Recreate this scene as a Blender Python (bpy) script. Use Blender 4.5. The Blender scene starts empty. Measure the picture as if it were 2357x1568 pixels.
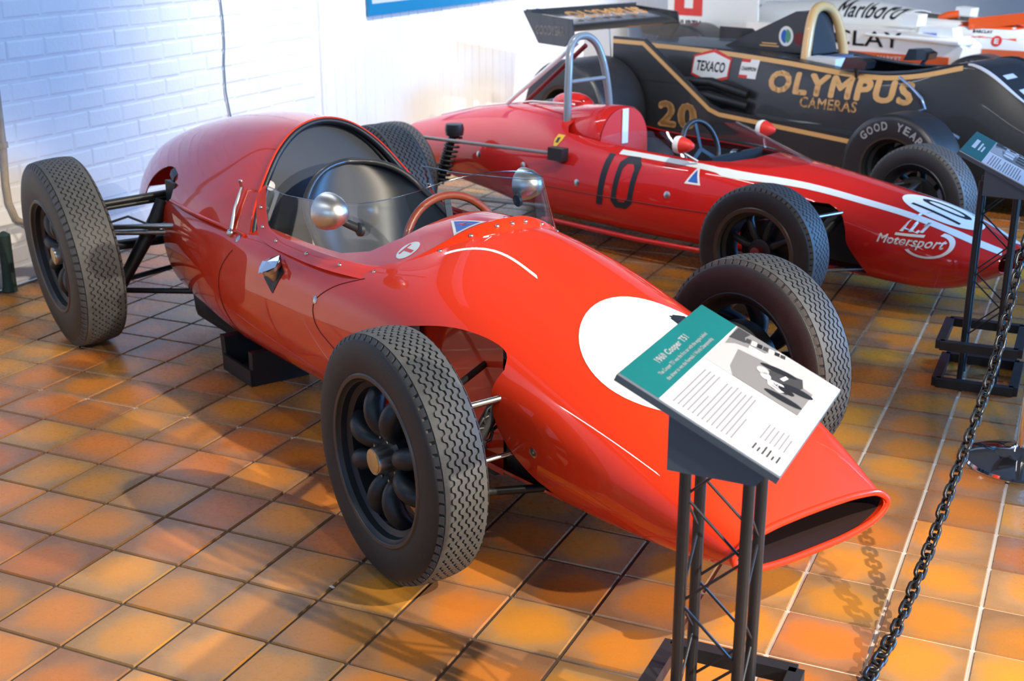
import bpy, bmesh, math, random
from mathutils import Vector, Matrix
from mathutils.bvhtree import BVHTree
random.seed(7)
scene = bpy.context.scene
COL = scene.collection
PI = math.pi
# ------------------------------------------------------------------ camera
cam_d = bpy.data.cameras.new('camera'); cam = bpy.data.objects.new('camera', cam_d); COL.objects.link(cam)
cam_d.sensor_width = 36.0; cam_d.lens = 36.0*2943.5/2357.0
CAM = Vector((1.9405, -1.8490, 1.5353))
r_, u_, f_ = Vector((.910798, .412853, -.00017)), Vector((-.129307, .285656, .949568)), Vector((-.392081, .864843, -.313560))
m = Matrix((r_, u_, -f_)).transposed().to_4x4(); m.translation = CAM
cam.matrix_world = m; cam_d.clip_start = .05; cam_d.clip_end = 60
cam_d.dof.use_dof = True; cam_d.dof.focus_distance = 3.15; cam_d.dof.aperture_fstop = 5.6
scene.camera = cam
# ------------------------------------------------------------------ world, lights, exposure
scene.view_settings.view_transform = 'Standard'; scene.view_settings.look = 'None'
scene.view_settings.gamma = 1.0; scene.view_settings.use_curve_mapping = False
scene.view_settings.exposure = 0.0
w = bpy.data.worlds.new('world'); scene.world = w; w.use_nodes = True
bg = w.node_tree.nodes['Background']; bg.inputs[0].default_value = (.50, .71, 1.0, 1); bg.inputs[1].default_value = .40
def aim(o, tgt):
    o.rotation_euler = (Vector(tgt)-o.location).to_track_quat('-Z', 'Y').to_euler()
def spot(name, loc, tgt, power, col=(1, .87, .70), size=70, blend=.5, radius=.05):
    d = bpy.data.lights.new(name, 'SPOT'); d.energy = power; d.color = col; d.spot_size = math.radians(size); d.spot_blend = blend; d.shadow_soft_size = radius
    o = bpy.data.objects.new(name, d); COL.objects.link(o); o.location = loc; aim(o, tgt); return o
def area(name, loc, tgt, power, col, sx, sy):
    d = bpy.data.lights.new(name, 'AREA'); d.energy = power; d.color = col; d.shape = 'RECTANGLE'; d.size = sx; d.size_y = sy
    o = bpy.data.objects.new(name, d); COL.objects.link(o); o.location = loc; aim(o, tgt); return o
spot('track_spot', (3.95, .20, 3.1), (.30, .65, 0), 810, size=50, blend=.45, radius=.03)
spot('track_spot', (6.6, -1.05, 2.8), (.1, .75, 0), 1900, size=23, blend=.35, radius=.04)
spot('track_spot', (2.7, -.9, 3.3), (1.0, .8, .2), 120, size=60)
spot('track_spot', (3.6, 2.2, 3.2), (-.1, 3.7, .3), 150, size=46)
spot('track_spot', (4.4, 4.4, 3.2), (.2, 5.8, .4), 220, size=60)
spot('track_spot', (1.7, 1.6, 3.4), (.35, 5.2, .5), 420, col=(1, .92, .82), size=44)
spot('track_spot', (4.0, 7.0, 3.2), (.4, 9.0, .6), 1100, col=(1, .95, .9), size=70)
spot('wall_spot', (.2, 4.2, 3.3), (-2.29, 4.9, 1.0), 620, col=(1, .95, .88), size=75, blend=.9, radius=.12)
spot('wall_spot', (.1, 7.6, 3.3), (-2.29, 7.8, .8), 600, col=(1, .93, .82), size=75, blend=.9, radius=.06)
for yy in (3.1, -1.2): area('strip_light', (-1.7, yy, 3.52), (-1.9, yy, 0), 36, (.90, .95, 1.0), .10, 3.0)
area('window_light', (8.5, 7.0, 2.2), (0, 4.8, .3), 240, (.28, .56, 1.0), 6, 2.2)  # blue daylight of the right-hand windows
area('window_light', (5.6, 5.2, 2.0), (1.2, 3.4, 0), 430, (.10, .40, 1.0), 2.6, 1.2)  # added blue fill close to the second car, no window stands there
# ------------------------------------------------------------------ node materials
def mat(name, col, rough=.5, metal=0, coat=0, coat_rough=.03, noise=0, nscale=40, bump=0, bscale=200, spec=.5):
    M = bpy.data.materials.new(name); M.use_nodes = True; nt = M.node_tree; b = nt.nodes['Principled BSDF']
    b.inputs['Base Color'].default_value = (*col, 1); b.inputs['Roughness'].default_value = rough; b.inputs['Metallic'].default_value = metal
    b.inputs['Coat Weight'].default_value = coat; b.inputs['Coat Roughness'].default_value = coat_rough; b.inputs['Specular IOR Level'].default_value = spec
    if noise or bump:
        g = nt.nodes.new('ShaderNodeNewGeometry')
        n = nt.nodes.new('ShaderNodeTexNoise'); n.inputs['Scale'].default_value = nscale; n.inputs['Detail'].default_value = 4
        nt.links.new(g.outputs['Position'], n.inputs['Vector'])
        if noise:
            mx = nt.nodes.new('ShaderNodeMix'); mx.data_type = 'RGBA'
            mx.inputs[6].default_value = (*[c*(1-noise) for c in col], 1); mx.inputs[7].default_value = (*[min(1, c*(1+noise)) for c in col], 1)
            nt.links.new(n.outputs['Fac'], mx.inputs[0]); nt.links.new(mx.outputs[2], b.inputs['Base Color'])
        if bump:
            n2 = nt.nodes.new('ShaderNodeTexNoise'); n2.inputs['Scale'].default_value = bscale; n2.inputs['Detail'].default_value = 3
            nt.links.new(g.outputs['Position'], n2.inputs['Vector'])
            bp = nt.nodes.new('ShaderNodeBump'); bp.inputs['Strength'].default_value = bump; bp.inputs['Distance'].default_value = .004
            nt.links.new(n2.outputs['Fac'], bp.inputs['Height']); nt.links.new(bp.outputs['Normal'], b.inputs['Normal'])
    return M
RED = mat('red_paint', (.74, .036, .006), .5, coat=1, coat_rough=.012, noise=.05, nscale=3, spec=.15)
RED2 = mat('deep_red_paint', (.62, .014, .010), .5, coat=1, coat_rough=.02, noise=.05, nscale=3, spec=.15)
ORANGE = mat('orange_paint', (.85, .10, .01), .4, coat=.6)
ORANGE2 = mat('orange_band_paint', (.62, .10, .02), .4, coat=.4)
BLACKP = mat('black_gloss_paint', (.012, .013, .015), .35, coat=1, noise=.2, nscale=5)
SATIN = mat('satin_black_paint', (.022, .024, .028), .42, coat=.25)
WHITEP = mat('white_paint', (.80, .81, .76), .4, coat=.7)
WHITED = mat('white_decal', (.84, .86, .84), .45)
PALE = mat('pale_stripe', (.78, .86, .86), .4, coat=.5)
GOLD = mat('gold_stripe', (.72, .42, .16), .45)
GOLDP = mat('gold_tube_paint', (.80, .50, .20), .35, coat=.6)
INK = mat('black_decal', (.012, .016, .022), .5)
RUB = mat('tyre_rubber', (.018, .019, .021), .55, noise=.3, nscale=25, bump=.15, bscale=300)
TREAD = mat('tread_rubber', (.072, .075, .076), .6, noise=.35, nscale=30, bump=.2, bscale=250)
SLICK = mat('slick_rubber', (.022, .024, .028), .38, noise=.3, nscale=20)
LETT = mat('tyre_lettering', (.30, .32, .34), .6)
GREYD = mat('grey_decal', (.52, .52, .52), .6)
MAG = mat('dark_magnesium', (.020, .024, .030), .42, metal=.35, bump=.15, bscale=400)
RIMS = mat('rim_edge', (.10, .09, .085), .4, metal=.7)
CHROME = mat('chrome', (.82, .82, .82), .08, metal=1)
ALU = mat('aluminium', (.62, .62, .60), .28, metal=1)
SATALU = mat('satin_aluminium', (.70, .70, .68), .38, metal=1)
STEEL = mat('steel_tube', (.38, .39, .40), .3, metal=1)
GREYT = mat('grey_tube_paint', (.20, .24, .27), .3, coat=.6)
DARKM = mat('dark_metal', (.035, .037, .04), .45, metal=.6, noise=.3, nscale=30)
GEAR = mat('gearbox_casting', (.03, .033, .038), .5, metal=.4, bump=.3, bscale=80)
BRASS = mat('brass_badge', (.62, .44, .20), .35, metal=.7, noise=.25, nscale=120)
LEATH = mat('black_vinyl', (.010, .014, .022), .42)
BULK = mat('bulkhead_panel', (.016, .026, .042), .6)
WOODR = mat('red_leather_rim', (.28, .05, .018), .35, coat=.4)
GREYP = mat('grey_panel', (.30, .31, .31), .5)
FRAMEB = mat('black_powder_coat', (.018, .020, .024), .4)
WEDGE = mat('slate_grey_card', (.075, .105, .140), .6)
TEAL = mat('teal_print', (.006, .125, .130), .35, noise=.12, nscale=12)
PAPER = mat('white_print', (.60, .60, .63), .35)
INKG = mat('grey_print', (.20, .20, .22), .5)
PH1, PH2, PH3, PH4 = [mat('photo_print_'+n, (v, v, v*1.02), .4) for n, v in (('pale', .36), ('mid', .17), ('dark', .04), ('black', .012))]
BLUE = mat('blue_print', (.02, .12, .55), .45)
BLUEF = mat('blue_frame', (.004, .20, .42), .45)
SKETCH = mat('pale_blue_print', (.52, .60, .78), .5)
YEL = mat('yellow_print', (.85, .52, .02), .45)
REDD = mat('red_decal', (.70, .03, .02), .5)
MAROON = mat('maroon_decal', (.16, .01, .01), .5)
GREEN = mat('green_decal', (.10, .35, .20), .5)
CHAINM = mat('black_plastic_chain', (.012, .015, .019), .28)
PLAST = mat('clear_plastic_grey', (.30, .32, .34), .3)
PIPE = mat('conduit_paint', (.35, .30, .24), .5, noise=.3, nscale=30)
GREENP = mat('dark_green_paint', (.02, .05, .04), .6, noise=.4, nscale=40)
CABLE = mat('cable_grey', (.10, .16, .20), .6)
def glass(name, tint, refl=.06, rough=.02):
    M = bpy.data.materials.new(name); M.use_nodes = True; nt = M.node_tree; nt.nodes.clear()
    o = nt.nodes.new('ShaderNodeOutputMaterial'); t = nt.nodes.new('ShaderNodeBsdfTransparent'); t.inputs[0].default_value = (*tint, 1)
    g = nt.nodes.new('ShaderNodeBsdfGlossy'); g.inputs['Roughness'].default_value = rough
    lw = nt.nodes.new('ShaderNodeLayerWeight'); lw.inputs[0].default_value = .5; fr = nt.nodes.new('ShaderNodeMath'); fr.operation = 'POWER'; fr.inputs[1].default_value = 4.0; nt.links.new(lw.outputs['Facing'], fr.inputs[0])
    ad = nt.nodes.new('ShaderNodeMath'); ad.operation = 'ADD'; ad.inputs[1].default_value = refl; ad.use_clamp = True
    mx = nt.nodes.new('ShaderNodeMixShader')
    nt.links.new(fr.outputs[0], ad.inputs[0]); nt.links.new(ad.outputs[0], mx.inputs[0]); nt.links.new(t.outputs[0], mx.inputs[1]); nt.links.new(g.outputs[0], mx.inputs[2]); nt.links.new(mx.outputs[0], o.inputs[0])
    return M
GLASS = glass('clear_perspex', (.90, .95, .98), .085, .04)
TS = .2054          # floor tile pitch in metres
def tile_material():
    M = bpy.data.materials.new('terracotta_tile'); M.use_nodes = True; nt = M.node_tree; N = nt.nodes; L = nt.links; b = N['Principled BSDF']
    g = N.new('ShaderNodeNewGeometry'); dv = N.new('ShaderNodeVectorMath'); dv.operation = 'SCALE'; dv.inputs['Scale'].default_value = 1/TS
    L.new(g.outputs['Position'], dv.inputs[0])
    fl = N.new('ShaderNodeVectorMath'); fl.operation = 'FLOOR'; L.new(dv.outputs[0], fl.inputs[0])
    fc = N.new('ShaderNodeVectorMath'); fc.operation = 'SUBTRACT'; L.new(dv.outputs[0], fc.inputs[0]); L.new(fl.outputs[0], fc.inputs[1])
    wn = N.new('ShaderNodeTexWhiteNoise'); wn.noise_dimensions = '2D'; L.new(fl.outputs[0], wn.inputs['Vector'])
    # per-tile offset flame: distance from a wandering centre
    rc = N.new('ShaderNodeVectorMath'); rc.operation = 'MULTIPLY_ADD'; rc.inputs[1].default_value = (.30, .30, 0); rc.inputs[2].default_value = (.35, .35, 0); L.new(wn.outputs['Color'], rc.inputs[0])
    sb = N.new('ShaderNodeVectorMath'); sb.operation = 'SUBTRACT'; L.new(fc.outputs[0], sb.inputs[0]); L.new(rc.outputs[0], sb.inputs[1])
    ml = N.new('ShaderNodeVectorMath'); ml.operation = 'MULTIPLY'; ml.inputs[1].default_value = (1, 1, 0); L.new(sb.outputs[0], ml.inputs[0])
    ns = N.new('ShaderNodeTexNoise'); ns.inputs['Scale'].default_value = 9; ns.inputs['Detail'].default_value = 3; L.new(g.outputs['Position'], ns.inputs['Vector'])
    ln = N.new('ShaderNodeVectorMath'); ln.operation = 'LENGTH'; L.new(ml.outputs[0], ln.inputs[0])
    ad = N.new('ShaderNodeMath'); ad.operation = 'MULTIPLY_ADD'; ad.inputs[1].default_value = .55; L.new(ns.outputs['Fac'], ad.inputs[0]); L.new(ln.outputs['Value'], ad.inputs[2])
    cr = N.new('ShaderNodeValToRGB'); L.new(ad.outputs[0], cr.inputs[0]); e = cr.color_ramp.elements
    e[0].position = .42; e[0].color = (.66, .240, .034, 1); e[1].position = .88; e[1].color = (.34, .175, .075, 1)
    k = cr.color_ramp.elements.new(.62); k.color = (.57, .225, .045, 1); k = cr.color_ramp.elements.new(.74); k.color = (.43, .215, .085, 1)
    sep = N.new('ShaderNodeSeparateColor'); L.new(wn.outputs['Color'], sep.inputs[0])
    hs = N.new('ShaderNodeHueSaturation'); L.new(cr.outputs[0], hs.inputs['Color'])
    mr = N.new('ShaderNodeMapRange'); mr.inputs[3].default_value = .72; mr.inputs[4].default_value = 1.12; L.new(sep.outputs[1], mr.inputs[0]); L.new(mr.outputs[0], hs.inputs['Value'])
    mh = N.new('ShaderNodeMapRange'); mh.inputs[3].default_value = .488; mh.inputs[4].default_value = .512; L.new(sep.outputs[2], mh.inputs[0]); L.new(mh.outputs[0], hs.inputs['Hue'])
    L.new(hs.outputs[0], b.inputs['Base Color'])
    n2 = N.new('ShaderNodeTexNoise'); n2.inputs['Scale'].default_value = 60; n2.inputs['Detail'].default_value = 5; L.new(g.outputs['Position'], n2.inputs['Vector'])
    mr2 = N.new('ShaderNodeMapRange'); mr2.inputs[3].default_value = .16; mr2.inputs[4].default_value = .42; L.new(n2.outputs['Fac'], mr2.inputs[0]); L.new(mr2.outputs[0], b.inputs['Roughness'])
    bp = N.new('ShaderNodeBump'); bp.inputs['Strength'].default_value = .12; bp.inputs['Distance'].default_value = .003; L.new(ns.outputs['Fac'], bp.inputs['Height']); L.new(bp.outputs[0], b.inputs['Normal'])
    return M
TILE = tile_material()
def grout_material():
    M = bpy.data.materials.new('grout'); M.use_nodes = True; nt = M.node_tree; N = nt.nodes; L = nt.links; b = N['Principled BSDF']
    g = N.new('ShaderNodeNewGeometry'); s = N.new('ShaderNodeSeparateXYZ'); L.new(g.outputs['Position'], s.inputs[0])
    ns = N.new('ShaderNodeTexNoise'); ns.inputs['Scale'].default_value = 2.5; L.new(g.outputs['Position'], ns.inputs['Vector'])
    # clean pale grout in the aisle (+x), walked-in dirt elsewhere; one re-grouted pale line at y = 6 tiles
    a = N.new('ShaderNodeMath'); a.operation = 'MULTIPLY_ADD'; a.inputs[1].default_value = 1.0; L.new(ns.outputs['Fac'], a.inputs[0]); L.new(s.outputs[0], a.inputs[2])
    mr = N.new('ShaderNodeMapRange'); mr.inputs[1].default_value = 1.55; mr.inputs[2].default_value = 2.0; L.new(a.outputs[0], mr.inputs[0])
    d = N.new('ShaderNodeMath'); d.operation = 'SUBTRACT'; d.inputs[1].default_value = 6*TS; L.new(s.outputs[1], d.inputs[0])
    ab = N.new('ShaderNodeMath'); ab.operation = 'ABSOLUTE'; L.new(d.outputs[0], ab.inputs[0])
    lt = N.new('ShaderNodeMath'); lt.operation = 'LESS_THAN'; lt.inputs[1].default_value = .012; L.new(ab.outputs[0], lt.inputs[0])
    mx = N.new('ShaderNodeMath'); mx.operation = 'MAXIMUM'; L.new(mr.outputs[0], mx.inputs[0]); L.new(lt.outputs[0], mx.inputs[1])
    cm = N.new('ShaderNodeMix'); cm.data_type = 'RGBA'; cm.inputs[6].default_value = (.085, .055, .035, 1); cm.inputs[7].default_value = (.62, .58, .52, 1)
    L.new(mx.outputs[0], cm.inputs[0]); L.new(cm.outputs[2], b.inputs['Base Color']); b.inputs['Roughness'].default_value = .8
    return M
GROUT = grout_material()
WALLM = mat('white_painted_brick', (.78, .80, .82), .6, noise=.06, nscale=6, bump=.35, bscale=55)
BOARDM = mat('white_painted_board', (.82, .83, .84), .55, noise=.05, nscale=5, bump=.1, bscale=30)
MORTAR = mat('painted_mortar', (.75, .775, .80), .75, noise=.12, nscale=15)
# ------------------------------------------------------------------ mesh helpers
def basis(d):
    d = Vector(d).normalized(); a = Vector((0, 0, 1)) if abs(d.z) < .9 else Vector((1, 0, 0))
    u = d.cross(a).normalized(); return u, u.cross(d).normalized(), d
class MB:
    def __init__(s): s.v = []; s.f = []
    def add(s, vs, fs):
        o = len(s.v); s.v += [tuple(x) for x in vs]; s.f += [tuple(i+o for i in f) for f in fs]; return s
    def box(s, c, d, ax=None):
        c = Vector(c); X, Y, Z = ax or (Vector((1, 0, 0)), Vector((0, 1, 0)), Vector((0, 0, 1)))
        vs = [c+X*(sx*d[0]/2)+Y*(sy*d[1]/2)+Z*(sz*d[2]/2) for sz in (-1, 1) for sy in (-1, 1) for sx in (-1, 1)]
        return s.add(vs, [(0, 2, 3, 1), (4, 5, 7, 6), (0, 1, 5, 4), (2, 6, 7, 3), (0, 4, 6, 2), (1, 3, 7, 5)])
    def bar(s, a, b, wd, ht, up=(0, 0, 1)):
        a = Vector(a); b = Vector(b); d = (b-a); l = d.length; d.normalize(); sd = d.cross(Vector(up)).normalized(); u = sd.cross(d)
        return s.box((a+b)/2, (l, wd, ht), (d, sd, u))
    def tube(s, path, r, n=10, closed=False, caps=True):
        path = [Vector(q) for q in path]; k = len(path); rad = r if isinstance(r, (list, tuple)) else [r]*k
        u = None; rings = []
        for i, q in enumerate(path):
            if closed: t = path[(i+1) % k]-path[i-1]
            else: t = path[min(i+1, k-1)]-path[max(i-1, 0)]
            t.normalize()
            if u is None: u = basis(t)[0]
            u = (u-t*u.dot(t)).normalized(); v = t.cross(u)
            rings.append([q+(u*math.cos(2*PI*j/n)+v*math.sin(2*PI*j/n))*rad[i] for j in range(n)])
        vs = [x for R in rings for x in R]; fs = []
        for i in range(k if closed else k-1):
            a = i*n; b = ((i+1) % k)*n
            fs += [(a+j, a+(j+1) % n, b+(j+1) % n, b+j) for j in range(n)]
        if caps and not closed: fs += [tuple(range(n-1, -1, -1)), tuple((k-1)*n+j for j in range(n))]
        return s.add(vs, fs)
    def cyl(s, a, b, r, r2=None, n=20): return s.tube([a, b], [r, r if r2 is None else r2], n)
    def lathe(s, prof, o, ax, n=48, caps=False):       # prof: (radius, along axis)
        u, v, d = basis(ax); o = Vector(o); k = len(prof)
        vs = [o+d*h+(u*math.cos(2*PI*j/n)+v*math.sin(2*PI*j/n))*r for r, h in prof for j in range(n)]; fs = []
        for i in range(k-1): fs += [(i*n+j, i*n+(j+1) % n, (i+1)*n+(j+1) % n, (i+1)*n+j) for j in range(n)]
        if caps: fs += [tuple(range(n-1, -1, -1)), tuple((k-1)*n+j for j in range(n))]
        return s.add(vs, fs)
    def prism(s, poly, o, U, V, W):                    # polygon in (U,V) from o, swept by W
        o = Vector(o); U = Vector(U); V = Vector(V); W = Vector(W); n = len(poly)
        a = [o+U*p+V*q for p, q in poly]; vs = a+[x+W for x in a]
        fs = [tuple(range(n-1, -1, -1)), tuple(range(n, 2*n))]+[(i, (i+1) % n, n+(i+1) % n, n+i) for i in range(n)]
        return s.add(vs, fs)
    def grid(s, rows, closed=False):
        n = len(rows[0]); vs = [x for R in rows for x in R]; fs = []
        for i in range(len(rows)-1):
            for j in range(n if closed else n-1): fs.append((i*n+j, i*n+(j+1) % n, (i+1)*n+(j+1) % n, (i+1)*n+j))
        return s.add(vs, fs)
    def ball(s, c, r, n=10, sc=(1, 1, 1)):
        c = Vector(c); rows = [[c+Vector((r*sc[0]*math.sin(PI*i/n)*math.cos(2*PI*j/(2*n)), r*sc[1]*math.sin(PI*i/n)*math.sin(2*PI*j/(2*n)), r*sc[2]*math.cos(PI*i/n))) for j in range(2*n)] for i in range(n+1)]
        return s.grid(rows, True)
    def mesh(s, name, m, smooth=None, weld=False):
        me = bpy.data.meshes.new(name); me.from_pydata(s.v, [], s.f)
        bm = bmesh.new(); bm.from_mesh(me)
        if weld: bmesh.ops.remove_doubles(bm, verts=bm.verts, dist=1e-5)
        bmesh.ops.recalc_face_normals(bm, faces=bm.faces); bm.to_mesh(me); bm.free()
        me.materials.append(m)
        if smooth is not None:
            me.shade_smooth(); me.set_sharp_from_angle(angle=math.radians(smooth))
        return me
    def build(s, name, m, parent=None, smooth=None, weld=False): return link(name, s.mesh(name, m, smooth, weld), parent)
def link(name, me, parent=None, loc=None, rot=None):
    o = bpy.data.objects.new(name, me); COL.objects.link(o)
    if parent: o.parent = parent
    if loc is not None: o.location = loc
    if rot is not None: o.rotation_euler = rot
    return o
def tag(o, label, cat, group=None, kind=None):
    o['label'] = label; o['category'] = cat
    if group: o['group'] = group
    if kind: o['kind'] = kind
    return o
def empty(name, loc, rz=0):
    o = bpy.data.objects.new(name, None); COL.objects.link(o); o.location = loc; o.rotation_euler = (0, 0, rz); o.empty_display_size = .1; return o
def copy_tree(o, parent=None):
    c = o.copy(); COL.objects.link(c)
    if parent: c.parent = parent
    for ch in [x for x in bpy.data.objects if x.parent == o]: copy_tree(ch, c)
    return c
def pchip(xs, ys, x):
    n = len(xs)
    if x <= xs[0]: return ys[0]
    if x >= xs[-1]: return ys[-1]
    i = 0
    while x > xs[i+1]: i += 1
    def dl(k): return (ys[k+1]-ys[k])/(xs[k+1]-xs[k])
    def sl(k):
        if k == 0: return dl(0)
        if k == n-1: return dl(n-2)
        a, b = dl(k-1), dl(k); h0, h1 = xs[k]-xs[k-1], xs[k+1]-xs[k]
        return (a*h1+b*h0)/(h0+h1) if a*b > 0 else 0.0
    h = xs[i+1]-xs[i]; t = (x-xs[i])/h; t2 = t*t; t3 = t2*t
    return (2*t3-3*t2+1)*ys[i]+(t3-2*t2+t)*h*sl(i)+(-2*t3+3*t2)*ys[i+1]+(t3-t2)*h*sl(i+1)
def crom(P, n, closed=False):                            # Catmull-Rom through tuples, n samples per span
    k = len(P); out = []; D = len(P[0])
    for i in range(k if closed else k-1):
        g = (lambda j: P[j % k]) if closed else (lambda j: P[min(max(j, 0), k-1)])
        a, b, c, d = g(i-1), g(i), g(i+1), g(i+2)
        for q in range(n):
            t = q/n; out.append(tuple(.5*(2*b[e]+(c[e]-a[e])*t+(2*a[e]-5*b[e]+4*c[e]-d[e])*t*t+(3*b[e]-a[e]-3*c[e]+d[e])*t**3) for e in range(D)))
    if not closed: out.append(tuple(P[-1]))
    return out
def half_profile(P, n):                                  # P: half section top centre -> bottom centre, smooth across the mirror plane
    Q = [(-P[1][0], P[1][1])]+list(P)+[(-P[-2][0], P[-2][1])]
    out = []
    for i in range(1, len(Q)-2):
        a, b, c, d = Q[i-1], Q[i], Q[i+1], Q[i+2]
        for q in range(n):
            t = q/n; out.append(tuple(.5*(2*b[e]+(c[e]-a[e])*t+(2*a[e]-5*b[e]+4*c[e]-d[e])*t*t+(3*b[e]-a[e]-3*c[e]+d[e])*t**3) for e in range(2)))
    out.append(tuple(P[-1])); return out
def loft_rows(stations, step=.03, n=8, full=True, xfun=None, xs_extra=()):
    st = sorted(stations, key=lambda q: q[0]); xs = [q[0] for q in st]; K = len(st[0][1])
    X = sorted(set([xs[0]+(xs[-1]-xs[0])*i/max(1, round((xs[-1]-xs[0])/step)) for i in range(max(1, round((xs[-1]-xs[0])/step))+1)]+list(xs_extra)))
    rows = []
    for x in X:
        P = [(pchip(xs, [q[1][k][0] for q in st], x), pchip(xs, [q[1][k][1] for q in st], x)) for k in range(K)]
        h = half_profile(P, n) if full else crom([(-P[1][0], P[1][1])]+P, n)[n:]
        ring = [(y, z) for y, z in h]
        if full: ring += [(-y, z) for y, z in reversed(h[1:-1])]
        else: ring = [(-y, z) for y, z in reversed(h[1:])]+ring
        rows.append([Vector(((xfun(x, z) if xfun else x), y, z)) for y, z in ring])
    return rows
def smooth_rows(rows, sx=2.5, sy=1.2, closed=True, keep=2):
    """gaussian fairing of a lofted panel, ends held"""
    def ker(s): 
        k = [math.exp(-.5*(i/s)**2) for i in range(-int(3*s), int(3*s)+1)]; t = sum(k); return [q/t for q in k]
    kx, ky = ker(sx), ker(sy); hx, hy = len(kx)//2, len(ky)//2; n = len(rows); m = len(rows[0])
    A = []
    for i in range(n):
        f = min(1.0, min(i, n-1-i)/keep); R_ = []
        for j in range(m):
            v = Vector((0, 0, 0))
            for d in range(-hx, hx+1):
                q = i+d
                if q < 0: p = rows[0][j]*2-rows[min(n-1, -q)][j]
                elif q > n-1: p = rows[n-1][j]*2-rows[max(0, 2*(n-1)-q)][j]
                else: p = rows[q][j]
                v += p*kx[d+hx]
            R_.append(rows[i][j].lerp(v, f))
        A.append(R_)
    B = []
    for i in range(n):
        R_ = []
        for j in range(m):
            v = Vector((0, 0, 0)); ok = closed or hy <= j < m-hy
            if ok:
                for d in range(-hy, hy+1): v += A[i][(j+d) % m]*ky[d+hy]
            else: v = A[i][j]
            R_.append(v)
        B.append(R_)
    return B
def apply_mods(o, mods):
    for t, kw in mods:
        md = o.modifiers.new(t, t)
        for k, v in kw.items(): setattr(md, k, v)
    dg = bpy.context.evaluated_depsgraph_get(); me = bpy.data.meshes.new_from_object(o.evaluated_get(dg))
    o.modifiers.clear(); old = o.data; o.data = me; bpy.data.meshes.remove(old)
def cut(o, cutters, thick=.006, angle=32):
    cs = []
    mods = [('SOLIDIFY', dict(thickness=thick, offset=-1))] if thick else []
    for mb in cutters:
        c = link('cutter', mb.mesh('cutter', o.data.materials[0]), o.parent); cs.append(c)
        mods.append(('BOOLEAN', dict(operation='DIFFERENCE', object=c, solver='EXACT')))
    bpy.context.view_layer.update(); apply_mods(o, mods)
    for c in cs:
        d = c.data; bpy.data.objects.remove(c); bpy.data.meshes.remove(d)
    o.data.shade_smooth(); o.data.set_sharp_from_angle(angle=math.radians(angle))
# ------------------------------------------------------------------ lettering (flat print)
WORDS = {}
def words_prepare(items):
    objs = []
    for txt, off, sh in items:
        c = bpy.data.curves.new('t', 'FONT'); c.body = txt; c.size = 1; c.space_character = 1.0+off*2.6; c.shear = sh; c.align_x = 'CENTER'; c.align_y = 'CENTER'; c.resolution_u = 3
        o = bpy.data.objects.new('t', c); COL.objects.link(o); objs.append(((txt, off, sh), o))
    bpy.context.view_layer.update(); dg = bpy.context.evaluated_depsgraph_get()
    for k, o in objs:
        me = bpy.data.meshes.new_from_object(o.evaluated_get(dg)); WORDS[k] = ([tuple(v.co)[:2] for v in me.vertices], [tuple(p.vertices) for p in me.polygons])
        if k[1]:                                         # heavier weight: the outline repeated around a small circle
            b, n_ = k[1]*.95, len(WORDS[k][0]); V0, F0 = WORDS[k]; V1, F1 = [], []
            for q, (dx, dy) in enumerate([(b*math.cos(t*PI/4), b*math.sin(t*PI/4)) for t in range(8)]): V1 += [(x+dx, y+dy) for x, y in V0]; F1 += [tuple(i+q*n_ for i in f) for f in F0]
            WORDS[k] = (V1, F1)
        xs = [v[0] for v in WORDS[k][0]]; ys = [v[1] for v in WORDS[k][0]]
        cx, cy, wd, ht = (max(xs)+min(xs))/2, (max(ys)+min(ys))/2, max(xs)-min(xs), max(ys)-min(ys)
        WORDS[k] = ([((x-cx)/wd, (y-cy)/ht) for x, y in WORDS[k][0]], WORDS[k][1])
        bpy.data.meshes.remove(me)
    for k, o in objs:
        c = o.data; bpy.data.objects.remove(o); bpy.data.curves.remove(c)
words_prepare([(t, o, s) for t, o, s in [
    ('1960 Cooper T51', .03, 0), ('The Cooper T51 was the first car with the engine behind', .015, 0), ('the driver to win the Formula 1 World Championship', .015, 0), ('16', 0, 0),
    ('10', .02, .18), ('10', 0, 0), ('OLYMPUS', .05, 0), ('CAMERAS', .02, 0), ('20', .05, 0), ('TEXACO', .03, 0), ('GOODYEAR', .02, 0), ('OLY', .05, 0),
    ('BARCLAY', .01, 0), ('Marlboro', .015, 0), ('WURTH', .03, 0), ('E', .04, 0), ('Motorsport', .02, .2), ('1', .05, 0), ('BARCLAY', .03, 0), ('MARKET', .03, 0), ('CHAMPION', .03, 0)]+[(c, .03, 0) for c in 'GODYEAR']])
def word(txt, off, sh, o, U, V, wd, ht, name, m, parent, surf=None, lift=.0012, flip=False):
    """flat lettering centred on o, U reading direction, V up; surf = (bvh, direction) lays it on a curved panel"""
    vs, fs = WORDS[(txt, off, sh)]; return flat([(x*wd, y*ht) for x, y in vs], fs, o, U, V, name, m, parent, surf, lift)
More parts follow.
